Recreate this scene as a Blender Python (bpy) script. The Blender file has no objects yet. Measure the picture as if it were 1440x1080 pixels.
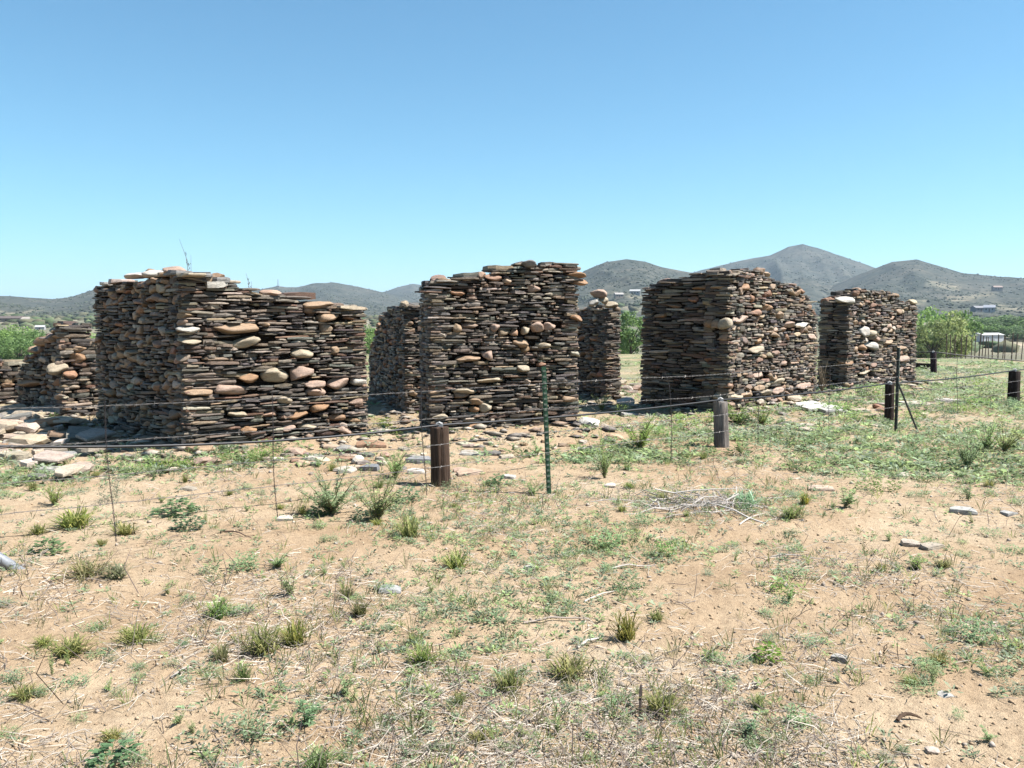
import bpy, math, random
import numpy as np
from mathutils import Vector, Matrix

R = random.Random(7)
rs = np.random.RandomState(11)
scene = bpy.context.scene
col = scene.collection

# ------------------------------------------------------------------ camera, sky, sun, exposure
CAM_H, FPX = 1.65, 1200.0
PITCH = math.atan(96.0 / FPX)
cam = bpy.data.cameras.new('camera')
cam.sensor_width = 36.0
cam.lens = 36.0 * FPX / 1440.0
cam.clip_start = 0.05
cam.clip_end = 20000.0
camo = bpy.data.objects.new('camera', cam)
col.objects.link(camo)
camo.location = (0, 0, CAM_H)
camo.rotation_euler = (math.pi / 2 - PITCH, 0, 0)
scene.camera = camo

SUN_EL, SUN_AZ = math.radians(57.0), math.radians(98.0)     # azimuth from +Y towards +X
w = bpy.data.worlds.new('World')
scene.world = w
w.use_nodes = True
nt = w.node_tree
nt.nodes.clear()
sky = nt.nodes.new('ShaderNodeTexSky')
sky.sky_type = 'NISHITA'
sky.sun_disc = False
sky.sun_elevation = SUN_EL
sky.sun_rotation = SUN_AZ
sky.altitude = 1400
sky.air_density = 1.1
sky.dust_density = 1.6
sky.ozone_density = 1.6
hs = nt.nodes.new('ShaderNodeMix')
hs.data_type = 'RGBA'
hs.blend_type = 'MULTIPLY'
hs.inputs[0].default_value = 1.0
hs.inputs[7].default_value = (0.60, 0.98, 1.03, 1)
hv = nt.nodes.new('ShaderNodeHueSaturation')
hv.inputs['Saturation'].default_value = 1.03
bg = nt.nodes.new('ShaderNodeBackground')
bg.inputs[1].default_value = 0.056
wo = nt.nodes.new('ShaderNodeOutputWorld')
nt.links.new(sky.outputs[0], hs.inputs[6])
nt.links.new(hs.outputs[2], hv.inputs['Color'])
nt.links.new(hv.outputs[0], bg.inputs[0])
nt.links.new(bg.outputs[0], wo.inputs[0])

sl = bpy.data.lights.new('sun', 'SUN')
sl.energy = 5.0
sl.angle = math.radians(0.5)
sl.color = (1.0, 0.955, 0.89)
so = bpy.data.objects.new('sun', sl)
col.objects.link(so)
sdir = Vector((math.cos(SUN_EL) * math.sin(SUN_AZ), math.cos(SUN_EL) * math.cos(SUN_AZ), math.sin(SUN_EL)))
so.rotation_euler = sdir.to_track_quat('Z', 'Y').to_euler()
so.location = (20, 0, 40)

scene.view_settings.view_transform = 'Standard'
scene.view_settings.look = 'None'
scene.view_settings.exposure = 1.55
scene.view_settings.gamma = 1.0
scene.view_settings.use_curve_mapping = False
scene.cycles.max_bounces = 6
scene.cycles.diffuse_bounces = 2

# ------------------------------------------------------------------ survey helpers (a sight line from the camera to the ground or to a wall plane)
_cp, _sp = math.cos(PITCH), math.sin(PITCH)

def ray(px, py):
    cx, cy = (px - 720.0) / FPX, (540.0 - py) / FPX
    return (cx, _cp + cy * _sp, cy * _cp - _sp)

def gpt(px, py, z=0.0):
    d = ray(px, py)
    t = (z - CAM_H) / d[2]
    return (d[0] * t, d[1] * t)

def plane_u(px, py, P, D):
    """sight line against the vertical plane through P along D: distance along D and height"""
    d = ray(px, py)
    # t*d - u*D = P
    det = d[0] * (-D[1]) - (-D[0]) * d[1]
    t = (P[0] * (-D[1]) - (-D[0]) * P[1]) / det
    u = (d[0] * P[1] - d[1] * P[0]) / det
    return u, CAM_H + t * d[2]

def at_depth(px, py, Y):
    d = ray(px, py)
    t = Y / d[1]
    return (d[0] * t, Y, CAM_H + d[2] * t)

# ------------------------------------------------------------------ noise
def _hash(ix, iy, seed):
    n = (ix.astype(np.int64) * 374761393 + iy.astype(np.int64) * 668265263 + seed * 1442695041) & 0x7fffffff
    n = ((n ^ (n >> 13)) * 1274126177) & 0x7fffffff
    n = n ^ (n >> 16)
    return (n & 0xffff) / 65535.0

def vnoise(x, y, seed=0):
    x = np.asarray(x, float); y = np.asarray(y, float)
    ix = np.floor(x); iy = np.floor(y)
    fx = x - ix; fy = y - iy
    fx = fx * fx * (3 - 2 * fx); fy = fy * fy * (3 - 2 * fy)
    a = _hash(ix, iy, seed); b = _hash(ix + 1, iy, seed)
    c = _hash(ix, iy + 1, seed); d = _hash(ix + 1, iy + 1, seed)
    return (a * (1 - fx) + b * fx) * (1 - fy) + (c * (1 - fx) + d * fx) * fy

def fbm(x, y, seed=0, oct=4):
    s = 0; a = .5; t = 0
    for k in range(oct):
        s = s + a * vnoise(x * 2 ** k, y * 2 ** k, seed + k); t += a; a *= .5
    return s / t

def sstep(a, b, x):
    t = np.clip((np.asarray(x, float) - a) / (b - a), 0, 1)
    return t * t * (3 - 2 * t)

# ------------------------------------------------------------------ object helpers
def link(o, parent=None):
    col.objects.link(o)
    if parent is not None:
        o.parent = parent
    return o

def tag(o, label=None, cat=None, group=None, kind=None):
    if label: o['label'] = label
    if cat: o['category'] = cat
    if group: o['group'] = group
    if kind: o['kind'] = kind
    return o

def empty(name, loc, label, cat, group=None, rz=0.0):
    o = bpy.data.objects.new(name, None)
    o.empty_display_size = 0.2
    o.location = loc
    o.rotation_euler = (0, 0, rz)
    col.objects.link(o)
    return tag(o, label, cat, group)

def new_mesh(name, V, F, mat=None, tint=None, smooth=False):
    """F: a list of faces, or an (n,3)/(n,4) array"""
    me = bpy.data.meshes.new(name)
    if isinstance(F, np.ndarray):
        V = np.asarray(V, np.float32); n, k = F.shape
        me.vertices.add(len(V)); me.vertices.foreach_set('co', V.ravel())
        me.loops.add(n * k); me.loops.foreach_set('vertex_index', F.astype(np.int32).ravel())
        me.polygons.add(n)
        me.polygons.foreach_set('loop_start', np.arange(0, n * k, k, dtype=np.int32))
        me.update(calc_edges=True)
    else:
        me.from_pydata([tuple(v) for v in V], [], F)
        me.update()
    a = me.attributes.new('tint', 'FLOAT_COLOR', 'POINT')
    if tint is None:
        a.data.foreach_set('color', np.ones(len(me.vertices) * 4, np.float32))
    else:
        t = np.ones((len(me.vertices), 4), np.float32); t[:, :3] = tint
        a.data.foreach_set('color', t.ravel())
    if smooth:
        me.polygons.foreach_set('use_smooth', np.ones(len(me.polygons), bool))
    if mat is not None:
        me.materials.append(mat)
    me.validate()
    return me

def obj(name, me, parent=None, loc=(0, 0, 0), rot=(0, 0, 0), scale=(1, 1, 1), color=None):
    o = bpy.data.objects.new(name, me)
    o.location = loc; o.rotation_euler = rot; o.scale = scale
    if color is not None: o.color = (*color, 1)
    return link(o, parent)

class Acc:
    """gathers triangles/quads into one mesh"""
    def __init__(s): s.V = []; s.F = []; s.T = []; s.n = 0
    def add(s, V, F, t=(1, 1, 1)):
        s.V.append(np.asarray(V, np.float32)); s.F.extend([tuple(i + s.n for i in f) for f in F])
        s.T.append(np.tile(np.asarray(t, np.float32), (len(V), 1))); s.n += len(V)
    def mesh(s, name, mat, smooth=False):
        return new_mesh(name, np.concatenate(s.V), s.F, mat, np.concatenate(s.T), smooth)

def tube(pts, rad, n=6, cap=True):
    """tube along pts, rad a number or list"""
    P = [Vector(p) for p in pts]
    if not hasattr(rad, '__len__'): rad = [rad] * len(P)
    V = []; F = []
    up = Vector((0, 0, 1))
    for i, p in enumerate(P):
        d = (P[min(i + 1, len(P) - 1)] - P[max(i - 1, 0)])
        d = d.normalized() if d.length > 1e-9 else Vector((0, 0, 1))
        u = up if abs(d.z) < .95 else Vector((1, 0, 0))
        a = d.cross(u).normalized(); b = d.cross(a).normalized()
        for k in range(n):
            t = 2 * math.pi * k / n
            V.append(p + (a * math.cos(t) + b * math.sin(t)) * rad[i])
    for i in range(len(P) - 1):
        for k in range(n):
            F.append((i * n + k, i * n + (k + 1) % n, (i + 1) * n + (k + 1) % n, (i + 1) * n + k))
    if cap:
        F.append(tuple(range(n))[::-1]); F.append(tuple((len(P) - 1) * n + k for k in range(n)))
    return [tuple(v) for v in V], F

def box(x0, x1, y0, y1, z0, z1):
    V = [(x0, y0, z0), (x1, y0, z0), (x1, y1, z0), (x0, y1, z0), (x0, y0, z1), (x1, y0, z1), (x1, y1, z1), (x0, y1, z1)]
    F = [(3, 2, 1, 0), (4, 5, 6, 7), (0, 1, 5, 4), (1, 2, 6, 5), (2, 3, 7, 6), (3, 0, 4, 7)]
    return V, F

# ------------------------------------------------------------------ materials
class NT:
    def __init__(s, name):
        s.m = bpy.data.materials.new(name); s.m.use_nodes = True
        s.t = s.m.node_tree; s.t.nodes.clear()
        s.out = s.n('ShaderNodeOutputMaterial'); s.b = s.n('ShaderNodeBsdfPrincipled')
        s.l(s.b.outputs[0], s.out.inputs[0])
    def n(s, typ, **kw):
        x = s.t.nodes.new(typ)
        for k, v in kw.items(): setattr(x, k, v)
        return x
    def l(s, a, b): s.t.links.new(a, b)
    def noise(s, vec, scale, detail=4, rough=.6):
        x = s.n('ShaderNodeTexNoise'); x.inputs['Scale'].default_value = scale
        x.inputs['Detail'].default_value = detail; x.inputs['Roughness'].default_value = rough
        if vec is not None: s.l(vec, x.inputs['Vector'])
        return x.outputs['Fac']
    def pos(s, sc=None):
        g = s.n('ShaderNodeNewGeometry').outputs['Position']
        if sc is None: return g
        m = s.n('ShaderNodeVectorMath', operation='MULTIPLY'); m.inputs[1].default_value = sc
        s.l(g, m.inputs[0]); return m.outputs[0]
    def ramp(s, fac, stops):
        r = s.n('ShaderNodeValToRGB'); e = r.color_ramp.elements
        while len(e) < len(stops): e.new(.5)
        for i, (p, c) in enumerate(stops):
            e[i].position = p; e[i].color = (*c, 1) if len(c) == 3 else c
        s.l(fac, r.inputs[0]); return r.outputs[0]
    def mix(s, fac, a, b, mode='MIX'):
        m = s.n('ShaderNodeMix', data_type='RGBA', blend_type=mode)
        for v, i in ((fac, 0), (a, 6), (b, 7)):
            if isinstance(v, (int, float)): m.inputs[i].default_value = v
            elif isinstance(v, tuple): m.inputs[i].default_value = (*v, 1)
            else: s.l(v, m.inputs[i])
        return m.outputs[2]
    def tint(s):
        a = s.n('ShaderNodeAttribute', attribute_name='tint').outputs['Color']
        o = s.n('ShaderNodeObjectInfo').outputs['Color']
        return s.mix(1.0, a, o, 'MULTIPLY')
    def bump(s, h, strength=.4, dist=.02):
        b = s.n('ShaderNodeBump'); b.inputs['Strength'].default_value = strength; b.inputs['Distance'].default_value = dist
        s.l(h, b.inputs['Height']); s.l(b.outputs[0], s.b.inputs['Normal'])
    def done(s, color, rough=.9, spec=.2):
        color = s.mix(1.0, color, (.53, .53, .53), 'MULTIPLY')
        if isinstance(color, tuple): s.b.inputs['Base Color'].default_value = (*color, 1)
        else: s.l(color, s.b.inputs['Base Color'])
        s.b.inputs['Roughness'].default_value = rough
        s.b.inputs['Specular IOR Level'].default_value = spec
        return s.m

def mat_stone():
    s = NT('stone')
    f = s.noise(s.pos((1, 1, 5)), 14, 5, .7)
    g = s.noise(s.pos(), 60, 4, .7)
    c = s.mix(1.0, s.tint(), s.ramp(f, [(.25, (.55, .52, .5)), (.5, (1, 1, 1)), (.78, (1.4, 1.34, 1.25))]), 'MULTIPLY')
    c = s.mix(.55, c, s.ramp(g, [(.3, (.6, .6, .6)), (.7, (1.35, 1.35, 1.35))]), 'MULTIPLY')
    rust = s.ramp(s.noise(s.pos(), 6.5, 4, .65), [(.56, (0, 0, 0)), (.7, (1, 1, 1))])
    c = s.mix(s.mix(1.0, rust, (.22, .22, .22), 'MULTIPLY'), c, s.mix(1.0, c, (1.25, .82, .55), 'MULTIPLY'))
    s.bump(s.noise(s.pos((1, 1, 3)), 38, 7, .8), .6, .02)
    return s.done(c, .62, .42)

def mat_core():  # dark earth, its near-black tone stands in for shade between the stones
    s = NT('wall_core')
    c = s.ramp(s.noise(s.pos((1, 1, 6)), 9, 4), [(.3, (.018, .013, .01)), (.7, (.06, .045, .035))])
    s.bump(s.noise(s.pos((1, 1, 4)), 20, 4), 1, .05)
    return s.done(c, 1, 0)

def mat_ground():
    s = NT('ground')
    p = s.pos()
    big = s.noise(p, .35, 4, .6); mid = s.noise(p, 2.2, 5, .65); fine = s.noise(p, 26, 5, .7); grit = s.noise(p, 140, 3, .7)
    c = s.ramp(big, [(.3, (.46, .325, .205)), (.5, (.57, .43, .29)), (.7, (.66, .54, .39))])
    c = s.mix(.6, c, s.ramp(mid, [(.3, (.78, .72, .66)), (.55, (1, 1, 1)), (.75, (1.16, 1.14, 1.12))]), 'MULTIPLY')
    c = s.mix(.55, c, s.ramp(fine, [(.3, (.6, .55, .52)), (.52, (1, 1, 1)), (.72, (1.22, 1.22, 1.2))]), 'MULTIPLY')
    c = s.mix(.45, c, s.ramp(grit, [(.32, (.55, .5, .47)), (.5, (1, 1, 1)), (.68, (1.3, 1.28, 1.25))]), 'MULTIPLY')
    # pale straw litter and thin green growth as the ground goes away from us
    ln = s.n('ShaderNodeVectorMath', operation='LENGTH'); s.l(p, ln.inputs[0])
    far = s.n('ShaderNodeMapRange'); far.inputs[1].default_value = 11; far.inputs[2].default_value = 30; far.inputs[3].default_value = 0; far.inputs[4].default_value = 1
    s.l(ln.outputs['Value'], far.inputs[0])
    gm = s.ramp(s.noise(s.pos((.5, 1, 1)), .5, 6, .7), [(.36, (0, 0, 0)), (.56, (1, 1, 1))])
    gcol = s.ramp(s.noise(p, 3, 5, .7), [(.3, (.13, .18, .08)), (.55, (.24, .29, .15)), (.72, (.42, .38, .28))])
    fm = s.n('ShaderNodeMath', operation='MULTIPLY'); s.l(far.outputs[0], fm.inputs[0]); s.l(gm, fm.inputs[1])
    c = s.mix(fm.outputs[0], c, gcol)
    vf = s.n('ShaderNodeMapRange'); vf.inputs[1].default_value = 55; vf.inputs[2].default_value = 140; s.l(ln.outputs['Value'], vf.inputs[0])
    fcol = s.ramp(s.noise(s.pos((1, .4, 1)), .02, 6, .7), [(.35, (.13, .14, .095)), (.52, (.24, .225, .16)), (.68, (.5, .42, .31))])
    c = s.mix(vf.outputs[0], c, fcol)
    hb = s.n('ShaderNodeMath', operation='ADD'); s.l(fine, hb.inputs[0])
    h2 = s.n('ShaderNodeMath', operation='MULTIPLY'); s.l(grit, h2.inputs[0]); h2.inputs[1].default_value = .45; s.l(h2.outputs[0], hb.inputs[1])
    s.bump(hb.outputs[0], .75, .03)
    return s.done(c, .95, .1)

def mat_hill():
    s = NT('hill')
    p = s.pos()
    a = s.noise(p, .012, 6, .65); b = s.noise(p, .06, 6, .8); d = s.noise(p, .3, 4, .8)
    c = s.ramp(a, [(.3, (.082, .096, .088)), (.5, (.108, .118, .106)), (.7, (.15, .148, .13))])
    c = s.mix(.85, c, s.ramp(b, [(.4, (.42, .47, .42)), (.52, (1, 1, 1)), (.64, (1.4, 1.3, 1.2))]), 'MULTIPLY')
    c = s.mix(.7, c, s.ramp(d, [(.38, (.45, .5, .45)), (.5, (1, 1, 1)), (.62, (1.35, 1.25, 1.2))]), 'MULTIPLY')
    c = s.mix(1.0, c, s.tint(), 'MULTIPLY')
    return s.done(c, 1, 0)

def mat_leaf(name, rough=.6, trans=.0):
    s = NT(name)
    v = s.noise(s.pos(), 9, 3, .6)
    c = s.mix(.6, s.tint(), s.ramp(v, [(.3, (.65, .68, .6)), (.7, (1.35, 1.3, 1.2))]), 'MULTIPLY')
    m = s.done(c, rough, .3)
    if trans > 0:
        t = s.n('ShaderNodeBsdfTranslucent'); s.l(c, t.inputs[0])
        mx = s.n('ShaderNodeMixShader'); mx.inputs[0].default_value = trans
        s.l(s.b.outputs[0], mx.inputs[1]); s.l(t.outputs[0], mx.inputs[2]); s.l(mx.outputs[0], s.out.inputs[0])
    return m

def mat_wood():
    s = NT('weathered_wood')
    g = s.n('ShaderNodeTexCoord').outputs['Object']
    m = s.n('ShaderNodeVectorMath', operation='MULTIPLY'); m.inputs[1].default_value = (1, 1, .05); s.l(g, m.inputs[0])
    f = s.noise(m.outputs[0], 55, 5, .7); k = s.noise(g, 6, 4, .6)
    c = s.mix(1.0, s.tint(), s.ramp(f, [(.3, (.4, .38, .36)), (.5, (.9, .9, .9)), (.68, (1.5, 1.45, 1.4))]), 'MULTIPLY')
    c = s.mix(.6, c, s.ramp(k, [(.3, (.65, .62, .6)), (.7, (1.3, 1.3, 1.3))]), 'MULTIPLY')
    s.bump(f, .9, .02)
    return s.done(c, .9, .15)

def mat_metal(name, rough=.5, metallic=.6):
    s = NT(name)
    c = s.mix(.5, s.tint(), s.ramp(s.noise(s.pos(), 40, 4, .7), [(.3, (.6, .58, .55)), (.7, (1.3, 1.3, 1.3))]), 'MULTIPLY')
    m = s.done(c, rough, .4); s.b.inputs['Metallic'].default_value = metallic
    return m

def mat_plain(name, rough=.85):
    s = NT(name)
    c = s.mix(.4, s.tint(), s.ramp(s.noise(s.pos(), 3, 4, .7), [(.3, (.75, .75, .75)), (.7, (1.2, 1.2, 1.2))]), 'MULTIPLY')
    return s.done(c, rough, .2)

M_STONE, M_CORE, M_GROUND, M_HILL = mat_stone(), mat_core(), mat_ground(), mat_hill()
M_LEAF, M_TREE = mat_leaf('weed_leaf', .6, .4), mat_leaf('tree_leaf', .6, .3)
M_STRAW, M_WOOD = mat_plain('dry_straw'), mat_wood()
M_WIRE, M_PAINT, M_PIPE = mat_metal('galvanised_wire', .45, .5), mat_metal('green_painted_steel', .5, .1), mat_metal('grey_pipe', .5, .3)
M_BUILD, M_BARK, M_SCRUB = mat_plain('far_building'), mat_wood(), mat_leaf('hill_scrub', .9)

# ------------------------------------------------------------------ where the walls stand
def nrm(v):
    l = math.hypot(*v); return (v[0] / l, v[1] / l)

def line_u(px, P, D):           # distance along D from P at which a vertical sight plane through column px meets it
    return plane_u(px, 500, P, D)[0]

def adv(P, D, u): return (P[0] + D[0] * u, P[1] + D[1] * u)

W1C = gpt(261, 633, .08); W1R = nrm((.80, .60)); W1L = nrm((-.66, .70))
W1E = adv(W1C, W1R, line_u(517, W1C, W1R)); W1F = adv(W1C, W1L, line_u(133, W1C, W1L))
W2A = gpt(604, 611, .06); W2R = nrm((.945, .33)); W2E = adv(W2A, W2R, line_u(815, W2A, W2R))
W3C = gpt(1024, 581, .08); W3R = nrm((.66, .75)); W3L = nrm((-.74, .67))
W3E = adv(W3C, W3R, line_u(1150, W3C, W3R)); W3F = adv(W3C, W3L, line_u(900, W3C, W3L))
W4C = gpt(1190, 551, .06); W4R = nrm((.76, .65)); W4E = adv(W4C, W4R, line_u(1289, W4C, W4R))
WBK = gpt(570, 585, .05); WBD = nrm((.32, -.95)); WBF = adv(WBK, WBD, -3.6)
WCK = gpt(851, 567, .04); WCD = nrm((.40, -.915)); WCF = adv(WCK, WCD, -2.6)
W0C = gpt(88, 590, .08); W0R = nrm((.80, .60)); W0L = nrm((-.72, .69))
W0E = adv(W0C, W0R, line_u(150, W0C, W0R)); W0F = adv(W0C, W0L, line_u(21, W0C, W0L))
WDS = gpt(-80, 575, .05); WDR = nrm((.86, .5)); WDE = adv(WDS, WDR, line_u(52, WDS, WDR))

BERMS = [(W1C, W1E), (W1C, W1F), (W2A, W2E), (W3C, W3E), (W3C, W3F), (W4C, W4E), (WBK, WBF), (WCK, WCF), (W0C, W0E), (W0C, W0F), (WDS, WDE)]

def seg_dist(x, y, A, B):
    dx, dy = B[0] - A[0], B[1] - A[1]
    t = np.clip(((x - A[0]) * dx + (y - A[1]) * dy) / (dx * dx + dy * dy), 0, 1)
    return np.hypot(x - A[0] - t * dx, y - A[1] - t * dy)

def wall_dist(x, y):
    d = np.full(np.shape(x), 1e9)
    for A, B in BERMS: d = np.minimum(d, seg_dist(x, y, A, B))
    return d

def ground_h(x, y, fine=True):
    x = np.asarray(x, float); y = np.asarray(y, float)
    r = np.hypot(x, y)
    z = -4.6 * sstep(30, 118, r) + 4.2 * sstep(230, 480, r)
    near = 1 - sstep(40, 90, r)
    z = z + .10 * np.exp(-(wall_dist(x, y) / .55) ** 2)
    z = z + near * (.09 * (fbm(x * .35, y * .35, 3) - .5) + .035 * (fbm(x * 1.5, y * 1.5, 9) - .5)) * sstep(1.0, 5, r)
    # the two wheel ruts that run across the near ground
    for off in (0.0, 1.55):
        yy = 4.35 + off + .23 * x
        z = z - near * .035 * np.exp(-((y - yy) / .2) ** 2) * sstep(-1.6, .6, x)
    if fine:
        z = z + near * (.016 * (fbm(x * 7, y * 7, 21, 3) - .5) + .012 * (vnoise(x * 24, y * 24, 31) - .5))
    return z + .6 * (fbm(x * .01, y * .01, 5) - .5) * sstep(60, 150, r)

def gz(x, y): return float(ground_h(np.array([x]), np.array([y]))[0])

# ------------------------------------------------------------------ ground sheet
def build_ground():
    rr = [0.0, .6, 1.2]
    r = 1.8
    while r < 40: rr.append(r); r *= 1.0075
    while r < 9000: rr.append(r); r *= 1.045
    rr.append(9000.0); rr = np.array(rr)
    th = np.concatenate([np.linspace(-180, -46, 24, endpoint=False), np.linspace(-46, 46, 460), np.linspace(46, 180, 25)[1:-1]])
    th = np.radians(th)
    Rg, Tg = np.meshgrid(rr, th, indexing='ij')
    X = Rg * np.sin(Tg); Y = Rg * np.cos(Tg)
    Z = ground_h(X, Y)
    nr, ntt = X.shape
    V = np.stack([X, Y, Z], -1).reshape(-1, 3)
    i, j = np.meshgrid(np.arange(nr - 1), np.arange(ntt), indexing='ij')
    j2 = (j + 1) % ntt
    F = np.stack([i * ntt + j, i * ntt + j2, (i + 1) * ntt + j2, (i + 1) * ntt + j], -1).reshape(-1, 4)[:, ::-1]
    F = F[ntt:]
    me = new_mesh('ground', V, F.copy(), M_GROUND, smooth=True)
    o = obj('ground', me)
    # middle cap
    return tag(o, kind='structure')
build_ground()

# ------------------------------------------------------------------ hills
HILLS = [  # distance of the ridge, skyline survey
    (1250, [(-500, 395), (-300, 399), (-100, 411), (-40, 413), (0, 416), (40, 418), (75, 421), (100, 418), (120, 412), (135, 407), (180, 400), (250, 396), (330, 404), (420, 423), (480, 446)]),
    (1700, [(230, 446), (330, 418), (360, 409), (376, 405), (392, 402), (405, 404), (420, 404), (440, 399), (470, 397), (500, 402), (540, 411), (600, 426), (680, 446)]),
    (2300, [(460, 440), (540, 411), (560, 404), (580, 399), (596, 401), (620, 402), (680, 406), (760, 402), (830, 402), (900, 412), (1000, 432), (1060, 446)]),
    (1150, [(690, 446), (740, 424), (800, 392), (825, 379), (850, 369), (880, 364), (905, 368), (930, 376), (970, 383), (1040, 398), (1100, 420), (1160, 446)]),
    (2000, [(800, 446), (860, 424), (930, 394), (1000, 376), (1040, 366), (1080, 359), (1105, 347), (1125, 343), (1150, 350), (1185, 362), (1225, 376), (1300, 400), (1400, 430), (1440, 446)]),
    (1400, [(1060, 446), (1110, 428), (1160, 405), (1225, 378), (1250, 368), (1285, 365), (1310, 372), (1350, 384), (1400, 389), (1440, 391), (1550, 395), (1700, 399), (2000, 404), (2300, 440)]),
]
hill_fn = []
SCARS = [(830, 905, 415, 2.0), (905, 960, 407, 2.0), (1300, 1345, 402, 4), (1330, 1395, 418, 4), (1235, 1300, 428, 3), (1390, 1450, 432, 4), (60, 110, 455, 4), (120, 190, 447, 3), (860, 960, 432, 3), (0, 60, 438, 2)]

def build_hill(idx, Rm, prof):
    px = np.array([p[0] for p in prof], float); py = np.array([p[1] for p in prof], float)
    t0, t1 = math.atan((px[0] - 720) / FPX), math.atan((px[-1] - 720) / FPX)
    nth = int((t1 - t0) / math.radians(.11)) + 2
    th = np.linspace(t0, t1, nth)
    rr = np.concatenate([np.linspace(.34, 1, 64), np.linspace(1.02, 1.5, 14)]) * Rm
    Rg, Tg = np.meshgrid(rr, th, indexing='ij')
    X = Rg * np.sin(Tg); Y = Rg * np.cos(Tg)
    pxs = 720 + FPX * np.tan(th)
    yy = np.interp(pxs, px, py)
    # real height of the ridge at that bearing
    H = np.array([at_depth(a, b, Rm * math.cos(t))[2] for a, b, t in zip(pxs, yy, th)])
    q = Rg / Rm
    up = np.clip((q - .34) / .66, 0, 1)
    base = np.where(q <= 1, up ** 1.55, 1 - sstep(1.0, 1.5, q) * .9)
    n1 = .45 * (1 - np.abs(2 * fbm(X / 210, Y / 210, 40 + idx, 4) - 1)) + .55 * (1 - np.abs(2 * fbm(Tg * Rm / 75 + 3 * q, q * 2.2, 50 + idx, 3) - 1))
    n2 = fbm(X / 45, Y / 45, 60 + idx, 4) - .5
    amp = np.sin(np.clip(up, 0, 1) * math.pi) ** .8 * (q <= 1)
    Z = H[None, :] * base * (1 - .7 * amp * (1 - n1)) + H[None, :] * .12 * n2 * amp - 3.0 * (1 - up)
    # crag on the skyline
    Z = Z + (1.6 * (fbm(X / 18, Y / 18, 80 + idx, 3) - .5)) * sstep(.4, .8, q)
    V = np.stack([X, Y, Z], -1)
    nr, ntt = X.shape
    i, j = np.meshgrid(np.arange(nr - 1), np.arange(ntt - 1), indexing='ij')
    F = np.stack([i * ntt + j, i * ntt + j + 1, (i + 1) * ntt + j + 1, (i + 1) * ntt + j], -1).reshape(-1, 4)[:, ::-1].copy()
    tint = np.ones((nr, ntt, 3))
    PX = 720 + FPX * X / Y
    PY = 444 - FPX * (Z - CAM_H) / Y
    for a, b, c, h in SCARS:      # bare graded cuts and tracks on the slopes
        line = c + 3 * np.sin(PX / 14.0)
        msk = sstep(a - 6, a + 4, PX) * (1 - sstep(b - 4, b + 6, PX)) * np.exp(-((PY - line) / h) ** 2)
        msk = msk * (.4 + .9 * fbm(X / 15, Y / 15, 91, 2))
        tint = tint * (1 + msk[..., None] * np.array([1.7, 1.3, 1.0]))
    me = new_mesh('hill', V.reshape(-1, 3), F, M_HILL, tint.reshape(-1, 3), smooth=True)
    o = tag(obj('hill', me), kind='structure')
    hill_fn.append((Rm, rr, th, Z))
    return o
for k, (Rm, prof) in enumerate(HILLS): build_hill(k, Rm, prof)

def hill_z(x, y):
    """highest hill surface or ground at a point"""
    r, t = math.hypot(x, y), math.atan2(x, y)
    best = gz(x, y)
    for Rm, rr, th, Z in hill_fn:
        if rr[0] < r < rr[-1] and th[0] < t < th[-1]:
            i = min(np.searchsorted(rr, r), len(rr) - 1); j = min(np.searchsorted(th, t), len(th) - 1)
            best = max(best, float(Z[i, j]))
    return best

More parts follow.
